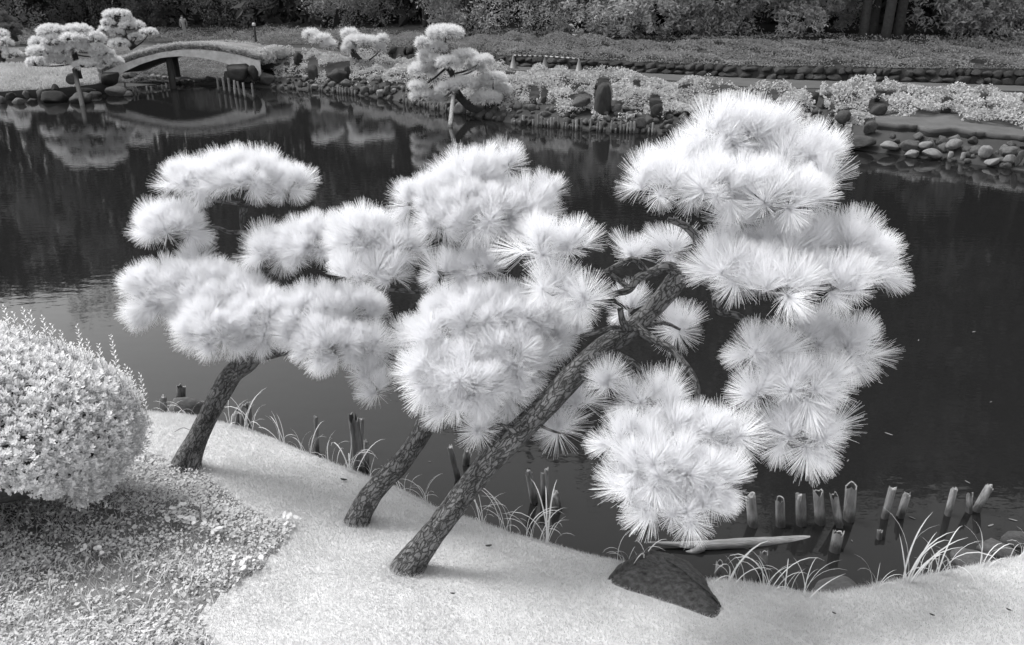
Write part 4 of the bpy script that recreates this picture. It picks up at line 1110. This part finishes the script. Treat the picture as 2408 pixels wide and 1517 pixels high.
for c, b in ((1945, 812), (2000, 822), (2045, 830), (2092, 850), (2135, 860), (2180, 872), (2255, 880)):
    stake(D3(c), D3(b) - 36, D3(b), 5, 'slender pale stake in the curved row under the right half of the bridge', 'stakes under the right half of the bridge')
for c, b in ((1190, 835), (1222, 830), (1310, 825), (1352, 825), (1445, 810), (1482, 800), (1120, 800)):
    stake(D3(c), D3(b) - 16, D3(b), 4, 'thin stake in the water under the left half of the bridge', 'stakes under the left half of the bridge')
for c, b, h in ((610, 1290, 22), (1612, 1425, 20), (1722, 1440, 22), (1545, 1400, 12)):
    stake(1806 + D3(c), D3(b) - h, D3(b), 11, 'stout pale stake among the stones under the turf shelf', 'stout stakes under the turf shelf')

# ------------------------------------------------------------------ left spit with turf
FR = [(-500, 222, 32.2), (0, 214, 33.0), (100, 209, 33.4), (180, 203, 33.9), (232, 196, 34.4), (262, 188, 35.0)]
BK = [(-500, 140, 38), (0, 151, 37.6), (100, 150, 37.8), (180, 150, 37.8), (232, 152, 37.6), (262, 165, 36.4)]
rows = 9; v = []
fx = np.linspace(-500, 262, 40)
for k in range(-2, rows + 1):
    for x in fx:
        a = atY(x, np.interp(x, [q[0] for q in FR], [q[1] for q in FR]), np.interp(x, [q[0] for q in FR], [q[2] for q in FR]))
        b = atY(x, np.interp(x, [q[0] for q in BK], [q[1] for q in BK]), np.interp(x, [q[0] for q in BK], [q[2] for q in BK]))
        t = max(k, 0) / rows
        p = a * (1 - t) + b * t
        p[2] += 0.12 * math.sin(math.pi * t)
        if k == -1: p = p + np.array([0, 0.1, -0.25])
        if k == -2: p = p + np.array([0, 0.15, -1.0])
        v.append(p)
v = np.array(v); v[:, 2] += 0.03 * vnoise(v[:, :2], 1.5, 2)
nc = len(fx); i = (np.arange(rows + 2)[:, None] * nc + np.arange(nc - 1)[None]).ravel()
ff = np.stack([i, i + 1, i + nc + 1, i + nc], -1)
mi = np.where(np.arange(len(ff)) < 2 * (nc - 1), 1, 0)
tag(link('turf_spit', mesh_np('turf_spit', v, ff, [M_TURF, M_FARGROUND], mi, smooth=True)), kind='structure')
def spit_grass():
    n = 26000
    k = RNG.integers(0, len(ff), n); k = k[k >= 2 * (nc - 1)]
    a, b = RNG.random(len(k)), RNG.random(len(k))
    q = v[ff[k]]
    p = (q[:, 0] * (1 - a)[:, None] + q[:, 1] * a[:, None]) * (1 - b)[:, None] + (q[:, 3] * (1 - a)[:, None] + q[:, 2] * a[:, None]) * b[:, None]
    tip = p + np.column_stack([RNG.normal(0, .05, (len(p), 2)), RNG.uniform(.05, .12, len(p))])
    sv, sf = strips(p, tip, 0.03)
    tag(link('spit_grass', mesh_np('spit_grass', sv, sf, M_COVER)), kind='stuff')
spit_grass()
SP = [(61, 221, 9, 12, 'small pointed stone under the turf of the left spit'), (98, 224, 14, 14, 'rounded stone under the left spit, left of the hat shaped pair'), (130, 229, 33, 16, 'wide low stone at the water under the left spit'), (131, 207, 11, 10, 'small stone sitting on the wide low stone like a knob'),
      (193, 231, 27, 15, 'broad stone at the water behind the prop pole'), (206, 213, 19, 10, 'flat stone above the broad stone behind the prop pole'), (225, 222, 14, 9, 'small flat stone right of the prop pole'), (169, 184, 14, 14, 'square dark stone in the turf above the prop pole'),
      (257, 184, 24, 17, 'large squared stone at the left foot of the bridge'), (278, 215, 30, 14, 'long flat stone at the water under the left foot of the bridge'), (300, 222, 16, 8, 'small stone at the tip of the left spit'), (25, 228, 13, 11, 'stone at the waterline near the left edge of the photo'), (6, 236, 12, 12, 'stone cut by the left edge of the photo'), (45, 240, 14, 10, 'dark wet stone at the water under the left spit'), (75, 238, 12, 9, 'low stone at the water left of the wide low stone')]
for k, (x, y, w, h, lab) in enumerate(SP):
    rock('rock', x, y, w, h, min(wY(y + h) + 0.65, float(np.interp(x, [q[0] for q in FR], [q[2] for q in FR])) - 0.25), (M_ROCK, M_DROCK)[k % 3 == 2], lab, 'rock', 'stones round the left spit', (k * 3) % 14, tilt=random.uniform(-.2, .2))
for k, (x, y, w, h) in enumerate([(492, 184, 21, 13), (345, 176, 9, 6), (360, 174, 8, 6), (374, 176, 9, 6), (388, 177, 8, 6), (400, 178, 8, 6), (315, 172, 12, 9), (330, 180, 10, 8), (300, 175, 12, 9), (450, 190, 10, 8), (465, 185, 9, 8), (436, 188, 9, 7)]):
    rock('rock', x, y + 6, w, h, 38.3, M_ROCK if k == 0 or k > 5 else M_PROCK, 'broad stone in the shore behind the bridge' if k == 0 else 'small stone of the shore seen under the bridge arch', 'rock', None if k == 0 else 'shore stones seen under the bridge arch', k % 14)
rock('rock', 565, 168, 34, 24, 36.5, M_DROCK, 'dark hollowed boulder bearing the right end of the bridge', 'rock', None, 4)
rock('rock', 540, 182, 14, 14, 36.8, M_ROCK, 'grey stone left of the dark hollowed boulder under the bridge', 'rock', None, 6)
rock('rock', 598, 172, 14, 20, 36.2, M_DROCK, 'upright dark stone right of the dark hollowed boulder at the bridge', 'rock', None, 8)

# ------------------------------------------------------------------ arched earth bridge
def bridge():
    NE = [(236, 173, 34.6), (285, 152, 35.0), (330, 136, 35.4), (380, 123, 35.7), (423, 117, 36.0), (470, 116, 36.3), (520, 121, 36.5), (570, 131, 36.6), (606, 142, 36.7)]
    x = [q[0] for q in NE]
    xx = np.linspace(232, 612, 40)
    near_low = np.array([atY(k, np.interp(k, x, [q[1] + 7 for q in NE]), np.interp(k, x, [q[2] for q in NE])) for k in xx])
    top = near_low + np.array([0, 0, 0.34]); wid = 3.2
    far = top + np.array([0.4, wid, -0.12])
    mid = (top + far) / 2 + np.array([0, 0, 0.10])
    thick = 0.10 + 0.34 * (np.abs(np.linspace(-1, 1, len(xx)) + .25)[:, None] ** 1.5) * np.array([[0, 0, 1.0]])
    thick[:, :2] = 0
    sec = [near_low - thick, near_low + [0, -.02, .12], near_low + [0, .10, .12], top + [0, .06, -.05], top + [0, .35, 0], mid, far + [0, -.2, 0], far, far + [0, 0, -.34]]
    root = thing('arched_bridge', near_low[20] - [0, 0, 1], 'arched earth covered bridge with grass fringed edge over the far channel', 'bridge')
    def band(a, b): return np.stack([sec[k] for k in range(a, b + 1)], 0)
    def sheet(name, a, b, m):
        P = band(a, b); r, n = P.shape[0], P.shape[1]
        i = (np.arange(r - 1)[:, None] * n + np.arange(n - 1)[None]).ravel()
        child(name, mesh_np(name, P.reshape(-1, 3), np.stack([i, i + 1, i + n + 1, i + n], -1), m, smooth=False), root)
    sheet('side_beam', 0, 2, M_BRIDGESIDE); sheet('earth_edge', 2, 4, M_BRIDGE); sheet('deck', 4, 8, M_BRIDGE)
    J = Join()
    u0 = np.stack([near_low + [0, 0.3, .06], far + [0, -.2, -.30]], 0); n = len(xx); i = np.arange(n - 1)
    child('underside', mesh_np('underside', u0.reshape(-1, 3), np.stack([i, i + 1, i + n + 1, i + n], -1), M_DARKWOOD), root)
    for edge, m, dens in ((top + [0, .2, -.02], 12000, 1), (far + [0, -.2, 0], 4500, 1)):
        t = RNG.uniform(0, len(xx) - 1.01, m); k = t.astype(int); a = (t - k)[:, None]
        p = edge[k] * (1 - a) + edge[k + 1] * a + np.column_stack([np.zeros(m), RNG.normal(0, .11, m), -np.abs(RNG.normal(0, .09, m))])
        tip = p + np.column_stack([RNG.normal(0, .08, m), RNG.normal(-.07, .08, m), RNG.uniform(-.02, .17, m)])
        sv, sf = strips(p, tip, 0.03); J.add(sv, sf)
    tag(child('grass_fringe', J.mesh('grass_fringe', [M_COVER]), root), kind='stuff')
    for px_, dy in ((408, 0.25), (420, 2.4)):
        b = atz(px_, 203, 0.0); b = np.array([b[0] if dy < 1 else b[0] + .0, 36.1 + dy, 0]); 
        b[0] = (px_ - CX) / F * (b[1] * cp + CAMZ * sp)
        tube('pier_post', [b - [0, 0, .6], b + [0, 0, .6], b + [0, 0, 1.32]], [.14, .14, .13], M_DARKWOOD, root, seg=10, n=3)
    c = np.array([b[0], 36.2, 1.30])
    tube('cross_beam', [c + [-.15, -.1, 0], c + [-.1, 1.5, 0.02], c + [0, 3.0, 0]], [.11, .11, .11], M_DARKWOOD, root, seg=8, n=3)
    for (x_, y_, r_, lab) in ((532, 104, 7.5, 'small clipped dark ball bush on the bridge'), (557, 107, 6, 'smaller grey ball bush on the bridge, right of the dark one')):
        q = atY(x_, y_, 39.0); u = float(depth_of(q)) / F
        n = 700; d = unit_rand(n); sv, sf = leaves(q + d * r_ * u * RNG.uniform(.8, 1.05, (n, 1)), d + unit_rand(n) * .5, 0.06, .6)
        o = thing('ball_bush', q - [0, 0, r_ * u], lab, 'bush')
        child('foliage', mesh_np('foliage', sv, sf, M_LEAF[1]), o)
        tube('stem', [q - [0, 0, r_ * u * 1.5], q - [0, 0, 0]], [.03, .02], M_FARBARK, o, seg=6, n=2)
bridge()
for x_, y_, Y_, r_, lab in ((612, 132, 37.4, 30, 'leafy bush closing the right end of the arched bridge'), (648, 122, 38.5, 26, 'leafy bush behind the right end of the arched bridge'), (590, 122, 39.5, 16, 'small leafy bush on the right haunch of the arched bridge')):
    q = atY(x_, y_, Y_); u = float(depth_of(q)) / F
    n = int(70 * r_); d = unit_rand(n); sv, sf = leaves(q + d * np.array([1.2, .9, .6]) * r_ * u * RNG.uniform(.6, 1.08, (n, 1)), d + unit_rand(n) * .6 + [0, 0, .4], 0.085, .55, .15)
    o = thing('leafy_bush', q - [0, 0, r_ * u * .6], lab, 'bush')
    tag(child('foliage', mesh_np('foliage', sv, sf, M_COVER), o), kind='stuff')
    tube('stem', [q - [0, 0, r_ * u * .9], q], [.03, .02], M_FARBARK, o, seg=6, n=2)

# ------------------------------------------------------------------ far pines
FT = []
for k in range(4):
    b, t = tuft_np(30, 1.0, 75, 0, 500 + k); FT.append((b, t))
def far_pine(label, pads, trunk, trad, Y, L=0.15, m=M_FARNEEDLE, props=(), wid=0.016):
    c0 = trunk[0]
    root = thing('pine_tree', c0, label, 'pine tree', 'cloud pruned pines on the far shore')
    tube('trunk', trunk, trad, M_FARBARK, root, seg=10, n=6, rough=0.06)
    T = catmull(np.array(trunk), 6)
    for (x, y, rx, ry) in pads:
        yy = Y - .25 + random.uniform(-.5, .3) * (rx / 30)
        c = atY(x, y, yy); u = float(depth_of(c)) / F
        r = np.array([rx * u, rx * u * .85, ry * u * .95])
        a = np.maximum(r - .5 * L, .4 * r)
        n = max(16, int(105 * (rx / 28) ** 1.5))
        q = fib(n) + RNG.normal(0, .15, (n, 3)); q /= np.linalg.norm(q, axis=1)[:, None]
        q = q[q[:, 2] > -.45]
        pos = c + q * a; ax = q / a; ax /= np.linalg.norm(ax, axis=1)[:, None]; ax = ax + [0, 0, .6]
        R = frames(ax, RNG.uniform(0, 6.28, len(q)))
        J = Join()
        for k in range(len(q)):
            b, t = FT[k % 4]; s = L * random.uniform(.8, 1.1)
            sv, sf = strips((b * s) @ R[k].T + pos[k], (t * s) @ R[k].T + pos[k], wid); J.add(sv, sf, 0)
        sv, sf = prisms(np.repeat((c - [0, 0, a[2] * .8])[None], len(q), 0), pos, .02, .012); J.add(sv, sf, 1)
        child('foliage_pad', J.mesh('foliage_pad', [m, M_FARBARK]), root)
        near = T[np.argmin(np.linalg.norm(T - c, axis=1))]
        e = c - np.array([0, 0, a[2] * .7])
        tube('branch', [near, near * .5 + e * .5 + [0, 0, -.06], e], [.04, .03, .02], M_FARBARK, root, seg=6, n=3)
    return root
def cpx(lst, ox): return [(ox + D3(a), D3(b), D3(c), D3(d)) for a, b, c, d in lst]
def tr_(lst, ox, Y, extra=None): return [atY(ox + D3(q[0]), D3(q[1]), Y if len(q) < 3 else q[2]) for q in lst]
far_pine('largest cloud pruned pine on the left spit, propped by a pole in the water', cpx([(460, 280, 120, 62), (690, 272, 120, 55), (330, 395, 72, 66), (470, 370, 100, 60), (650, 345, 105, 50), (840, 350, 95, 70), (360, 465, 110, 58), (530, 460, 100, 50), (700, 430, 110, 50), (865, 435, 80, 50), (330, 560, 90, 55), (520, 545, 110, 45), (780, 580, 120, 45), (960, 548, 130, 50), (910, 475, 100, 42)], 0),
         tr_([(705, 700), (690, 640), (670, 520), (640, 420), (580, 300)], 0, 34.1), [.14, .13, .12, .09, .05], 33.5)
p0, p1 = atz(194, 249, -0.4), atY(175, 164, 33.2)
tag(tube('prop_pole', [atz(194, 249, 0) + [0, 0, -.5], atz(194, 249, 0), p1], [.09, .09, .085], M_DARKWOOD, None, seg=8, n=4), 'leaning dark pole in the water propping the pine of the left spit', 'pole')
far_pine('cloud pruned pine behind the left end of the bridge', cpx([(1040, 130, 120, 45), (1140, 190, 60, 40), (960, 210, 60, 45), (1220, 230, 62, 45), (1130, 230, 70, 40), (940, 270, 60, 35), (1040, 290, 60, 35), (1210, 330, 60, 30), (1320, 290, 80, 40), (1060, 390, 90, 45)], 0),
         tr_([(1190, 425), (1165, 395), (1110, 320), (1080, 240), (1050, 160)], 0, 41), [.2, .18, .14, .1, .06], 41)
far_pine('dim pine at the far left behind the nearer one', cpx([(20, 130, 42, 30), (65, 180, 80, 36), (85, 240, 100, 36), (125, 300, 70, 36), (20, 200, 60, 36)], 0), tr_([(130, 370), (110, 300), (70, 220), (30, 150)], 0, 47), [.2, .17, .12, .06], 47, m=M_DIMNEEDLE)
far_pine('bright pine cut by the left edge of the photo', cpx([(15, 310, 62, 50), (40, 385, 72, 58), (10, 455, 62, 50), (112, 490, 85, 50), (-80, 400, 90, 60)], 0), tr_([(10, 590), (15, 520), (0, 420), (10, 330)], 0, 40), [.2, .17, .12, .06], 40)
far_pine('small pine with bare leaning trunk between the bridge and the propped pine', cpx([(490, 312, 70, 44), (575, 352, 90, 48), (650, 400, 60, 40), (830, 300, 72, 40), (900, 372, 112, 58), (1005, 370, 82, 45), (1120, 352, 50, 40), (1112, 430, 50, 38), (830, 432, 70, 40)], 602),
         tr_([(1030, 680), (1000, 648), (935, 555), (872, 485), (870, 400)], 602, 37), [.17, .16, .15, .14, .08], 37, L=.22)
far_pine('propped pine with curving trunk reaching over the water in the middle of the far shore', cpx([(1680, 292, 155, 58), (1475, 385, 58, 40), (1600, 425, 90, 46), (1505, 492, 60, 46), (1560, 545, 110, 46), (1860, 500, 112, 46), (2010, 545, 100, 42), (1720, 555, 110, 40), (1480, 625, 120, 54), (1440, 772, 78, 42), (1690, 790, 85, 50), (1840, 745, 120, 54), (2000, 755, 100, 46), (1480, 855, 110, 46), (1600, 885, 80, 42), (2110, 700, 110, 46), (2050, 870, 130, 44), (2190, 800, 80, 56), (1960, 605, 80, 36)], 602),
         tr_([(2290, 960, 28.8), (2200, 968, 28.6), (2050, 978, 28.4), (1930, 960, 28.4), (1850, 905), (1795, 840), (1755, 770), (1765, 720), (1730, 635), (1690, 590), (1672, 480), (1680, 370)], 602, 28.4), [.17, .17, .16, .15, .14, .14, .13, .12, .1, .08, .07, .05], 28.4, L=.20)
tag(tube('prop_pole', [atz(1059, 298, 0) + [0, 0, -.5], atz(1059, 298, 0), atY(1067, 214, 27.9)], [.075, .075, .07], M_POST, None, seg=8, n=4), 'pale pole in the water propping the curved pine in the middle', 'pole')

# ------------------------------------------------------------------ cones, bars, lamp, walker
cones = []
for x, yb, lab in ((1207, 161, 'left traffic cone of three beside the far path, under the striped bar end'), (1281, 163, 'middle traffic cone of three beside the far path'), (1361, 169, 'right traffic cone of three beside the far path, at the end of the striped bar')):
    Y = dist_at(x, yb); b = atY(x, yb, Y); u = float(depth_of(b)) / F
    H = 28 * u
    t = thing('traffic_cone', b, lab, 'traffic cone', 'traffic cones beside the far path')
    th = np.linspace(0, 2 * math.pi, 16, endpoint=False)
    prof = [(.17, .02), (.14, .03), (.035, H - .03), (.028, H)]
    vv = np.array([[r * math.cos(a), r * math.sin(a), z] for r, z in prof for a in th]) + b
    i = (np.arange(3)[:, None] * 16); j = np.arange(16)[None]
    child('cone_body', mesh_np('cone_body', vv, [np.stack([i + j, i + (j + 1) % 16, i + 16 + (j + 1) % 16, i + 16 + j], -1).reshape(-1, 4), (48 + np.arange(16))[None]], M_CONE, smooth=True), t)
    s = .19; bb = np.array([[sx * s, sy * s, z] for z in (0, .025) for sx, sy in ((-1, -1), (1, -1), (1, 1), (-1, 1))]) + b
    child('cone_base', mesh_np('cone_base', bb, np.array([[3, 2, 1, 0], [4, 5, 6, 7], [0, 1, 5, 4], [1, 2, 6, 5], [2, 3, 7, 6], [3, 0, 4, 7]]), M_BLACK), t)
    cones.append(b + np.array([0, 0, H + .02]))
for k in range(2):
    a, b = cones[k], cones[k + 1]
    t = thing('barrier_bar', (a + b) / 2, ('left' if k == 0 else 'right') + ' black and white striped bar laid across the traffic cone tops', 'barrier bar', 'striped bars on the traffic cones')
    tube('bar', [a + (b - a) * .01, (a + b) / 2, b - (b - a) * .01], [.026] * 3, M_WHITE, t, seg=8, n=2)
    for q in range(6):
        c0, c1 = a + (b - a) * (q + .5) / 6.2, a + (b - a) * (q + .95) / 6.2
        tube('stripe', [c0, (c0 + c1) / 2, c1], [.031] * 3, M_BLACK, t, seg=8, n=2)
b = atY(603, 108, 44); u = float(depth_of(b)) / F
t = thing('path_lamp', b, 'slim dark bollard lamp with pale head standing right of the bridge', 'lamp')
tube('lamp_post', [b - [0, 0, .2], b + [0, 0, .5], b + [0, 0, 44 * u]], [.07, .06, .06], M_BLACK, t, seg=10, n=2)
tube('lamp_head', [b + [0, 0, 44 * u], b + [0, 0, 47 * u], b + [0, 0, 51 * u]], [.09, .10, .06], M_WHITE, t, seg=10, n=2)

def walker():
    foot = atY(437, 93, 60.0)
    fz = far_pt(np.array([437.0]), np.array([3.0]))[0]
    H = 1.62
    s = H / 1.7
    J = {'pelvis': (0, 0, .93), 'waist': (0.01, 0, 1.08), 'chest': (0.0, .0, 1.30), 'neck': (-0.02, 0, 1.45), 'head0': (-.03, -.01, 1.52), 'head1': (-.04, -.01, 1.66),
         'hipL': (-.08, .02, .90), 'kneeL': (-.02, -.02, .50), 'ankL': (.12, .04, .09), 'toeL': (.06, -.10, .03), 'hipR': (.09, .0, .90), 'kneeR': (.10, -.06, .49), 'ankR': (.20, -.02, .08), 'toeR': (.14, -.16, .03),
         'shL': (-.19, 0, 1.39), 'elL': (-.25, .03, 1.12), 'haL': (-.22, -.06, .88), 'shR': (.19, 0, 1.39), 'elR': (.24, .05, 1.12), 'haR': (.22, .02, .87)}
    R_ = dict(pelvis=.15, waist=.14, chest=.16, neck=.06, head0=.085, head1=.085, hipL=.095, kneeL=.065, ankL=.045, toeL=.035, hipR=.095, kneeR=.065, ankR=.045, toeR=.035, shL=.075, elL=.05, haL=.038, shR=.075, elR=.05, haR=.038)
    E = [('pelvis', 'waist'), ('waist', 'chest'), ('chest', 'neck'), ('neck', 'head0'), ('head0', 'head1'), ('pelvis', 'hipL'), ('hipL', 'kneeL'), ('kneeL', 'ankL'), ('ankL', 'toeL'), ('pelvis', 'hipR'), ('hipR', 'kneeR'), ('kneeR', 'ankR'), ('ankR', 'toeR'),
         ('chest', 'shL'), ('shL', 'elL'), ('elL', 'haL'), ('chest', 'shR'), ('shR', 'elR'), ('elR', 'haR')]
    names = list(J)
    me = bpy.data.meshes.new('body')
    me.from_pydata([tuple(q * s for q in J[k]) for k in names], [(names.index(a), names.index(b)) for a, b in E], [])
    root = thing('person', foot, 'person walking behind the bridge in a pale long jacket and pale trousers', 'person')
    o = link('body', me, root)
    md = o.modifiers.new('skin', 'SKIN'); md.use_smooth_shade = True
    for k, nme in enumerate(names):
        r = R_[nme] * s; dat = me.skin_vertices[0].data[k]; dat.radius = (r, r); dat.use_root = (nme == 'pelvis')
    sb = o.modifiers.new('sub', 'SUBSURF'); sb.levels = 1; sb.render_levels = 1
    bpy.context.view_layer.update()
    dg = bpy.context.evaluated_depsgraph_get()
    m2 = bpy.data.meshes.new_from_object(o.evaluated_get(dg))
    o.modifiers.clear(); o.data = m2
    m2.materials.clear()
    for m in (M_SHIRT, M_TROUSER, M_SKIN, M_BLACK): m2.materials.append(m)
    for p in m2.polygons:
        z = p.center.z / s; x = p.center.x
        p.material_index = 2 if z > 1.45 or (z < .92 and abs(x) > .19 * s and z > .75) else (0 if z > .80 else (1 if z > .08 else 3)); p.use_smooth = True
    v, f = ICO2
    hv = v * np.array([.098, .105, .10]) * s; k = (v[:, 2] > -.1) | (v[:, 1] > .2)
    hv = hv[:] + np.array([-.04, .012, 1.60]) * s
    ok = k[f].all(1)
    link('hair', mesh_np('hair', hv, f[ok], M_HAIR, smooth=True), root)
walker()

# ------------------------------------------------------------------ trees behind
def crown(center, r, n, leaf, seed, J, mi=0, clumps=40, low=None):
    """foliage as feathery drooping sprays: each clump thins out towards its rim"""
    rr = np.random.default_rng(seed)
    cd = rr.normal(size=(clumps, 3)); cd /= np.linalg.norm(cd, axis=1)[:, None]
    cc = center + cd * r * rr.uniform(.45, 1.05, (clumps, 1))
    per = n // clumps
    q = rr.normal(size=(clumps, per, 3))
    cs = (r.mean() * rr.uniform(.08, .17, clumps))[:, None, None]
    st = rr.uniform(.7, 1.5, (clumps, 1, 3))
    p = cc[:, None, :] + q * cs * st
    p[..., 2] -= 0.35 * np.linalg.norm(q[..., :2], axis=2) * cs[..., 0]
    p = p.reshape(-1, 3)
    nn = rr.normal(0, .6, (clumps * per, 3)) + [0, -.25, .6]
    if low is not None:
        k = p[:, 2] > low; p, nn = p[k], nn[k]
    v, f = leaves(p, nn, rr.uniform(.6, 1.5, len(p)) * leaf, .38, .1)
    J.add(v, f, mi)
def back_tree(x, Y, H, rad, tone, label, seed, skirt=True, lean=0.0, leaf=0.16, n=5600):
    d = Y * 0.948 + 1.2
    X = (x - CX) / F * d
    zb = float(far_pt(np.array([float(x)]), np.array([5.0]))[0][2])
    b = np.array([X, Y, zb])
    root = thing('evergreen_tree', b, label, 'tree', 'evergreen trees beyond the path')
    tube('trunk', [b - [0, 0, .4], b + [lean * .3, 0, H * .2], b + [lean, 0, H * .55], b + [lean, 0, H * .85]], [.21, .17, .13, .05], M_FARBARK, root, seg=10, n=4, rough=.05)
    rr = random.Random(seed)
    for k in range(5):
        a = rr.uniform(0, 6.28); h = H * rr.uniform(.25, .6)
        s = b + [lean * h / H, 0, h]
        tube('limb', [s, s + [math.cos(a) * rad * .4, math.sin(a) * rad * .4, H * .08], s + [math.cos(a) * rad * .8, math.sin(a) * rad * .8, H * .13]], [.13, .09, .04], M_FARBARK, root, seg=6, n=3)
    J = Join()
    crown(b + [lean, 0, H * .62], np.array([rad, rad, H * .40]), 2600, .55, seed, J, clumps=46, low=zb + 5.0)
    if skirt:
        for q in range(5):
            a = rr.uniform(-1, 1); rq = rr.uniform(.75, 1.5) * (rad / 3.2)
            cc = b + np.array([a * rad * .9, -rad * rr.uniform(.15, .75), rr.uniform(.5, 3.2)])
            crown(cc, np.array([rq * 1.25, rq, rq]), n // 4, leaf * rr.uniform(.8, 1.4), seed + 10 + q, J, clumps=22, low=zb + .05)
    tag(child('crown', J.mesh('crown', [M_LEAF[tone]]), root), kind='stuff')
BT = [(-420, 66, 21, 4.5, 1, 1), (-150, 70, 22, 4.6, 1, 1), (70, 67, 22, 4.4, 0, 1), (250, 72, 23, 4.8, 1, 1), (420, 74, 23, 4.8, 1, 1), (600, 66, 21, 4.5, 1, 1), (740, 58, 20, 4.2, 1, 1), (880, 53, 18, 4, 0, 1), (1010, 48, 16, 3.8, 1, 1),
      (1110, 44, 17, 3.4, 0, 1), (1230, 42.5, 18, 3.4, 2, 1), (1350, 41, 19, 3.3, 0, 1), (1470, 40, 20, 3.2, 2, 1), (1590, 39.5, 20, 3.2, 0, 1), (1720, 38.5, 21, 3.1, 0, 1), (1840, 37.5, 21, 3.0, 0, 1), (1905, 39, 22, 2.6, 0, 1),
      (1998, 35.5, 20, 2.0, 1, 0), (2016, 37.0, 20, 2.0, 1, 0), (2046, 35.0, 22, 2.2, 1, 0), (2074, 35.6, 22, 2.2, 1, 0), (2190, 38.0, 21, 2.8, 0, 1), (2290, 36.5, 20, 2.6, 0, 1), (2440, 37.5, 20, 3.0, 1, 1), (2620, 36, 20, 3.2, 1, 1), (2850, 35, 19, 3.4, 1, 1), (3150, 34, 19, 3.6, 1, 1)]
TL = ['far left, out past the cut pine', 'behind the left spit', 'behind the bright pine at the left edge', 'behind the cloud pine by the bridge', 'behind the walking person', 'behind the bollard lamp', 'left of the small leaning pine', 'behind the small leaning pine', 'right of the small leaning pine',
      'left behind the propped pine', 'right behind the propped pine', 'behind the traffic cones', 'right of the traffic cones', 'above the tall standing stone', 'right of the tall standing stone', 'left of the dark gap in the wood', 'at the dark gap in the wood',
      'leftmost of four bare trunks', 'second of four bare trunks', 'third and thickest of four bare trunks', 'rightmost of four bare trunks', 'right of the bare trunks', 'above the turf shelf', 'in the dark right corner', 'right of the dark corner', 'beyond the right edge', 'far beyond the right edge']
for k, (x, Y, H, rad, tone, sk) in enumerate(BT):
    nm = ['mid grey evergreen tree ', 'dark evergreen tree ', 'paler drooping evergreen tree '][tone] if sk else 'bare trunked tree in deep shade, '
    back_tree(x, Y, H, rad, tone, nm + TL[k], 900 + 3 * k, bool(sk), lean=random.uniform(-.5, .5))
# the wood behind reads as one dark mass
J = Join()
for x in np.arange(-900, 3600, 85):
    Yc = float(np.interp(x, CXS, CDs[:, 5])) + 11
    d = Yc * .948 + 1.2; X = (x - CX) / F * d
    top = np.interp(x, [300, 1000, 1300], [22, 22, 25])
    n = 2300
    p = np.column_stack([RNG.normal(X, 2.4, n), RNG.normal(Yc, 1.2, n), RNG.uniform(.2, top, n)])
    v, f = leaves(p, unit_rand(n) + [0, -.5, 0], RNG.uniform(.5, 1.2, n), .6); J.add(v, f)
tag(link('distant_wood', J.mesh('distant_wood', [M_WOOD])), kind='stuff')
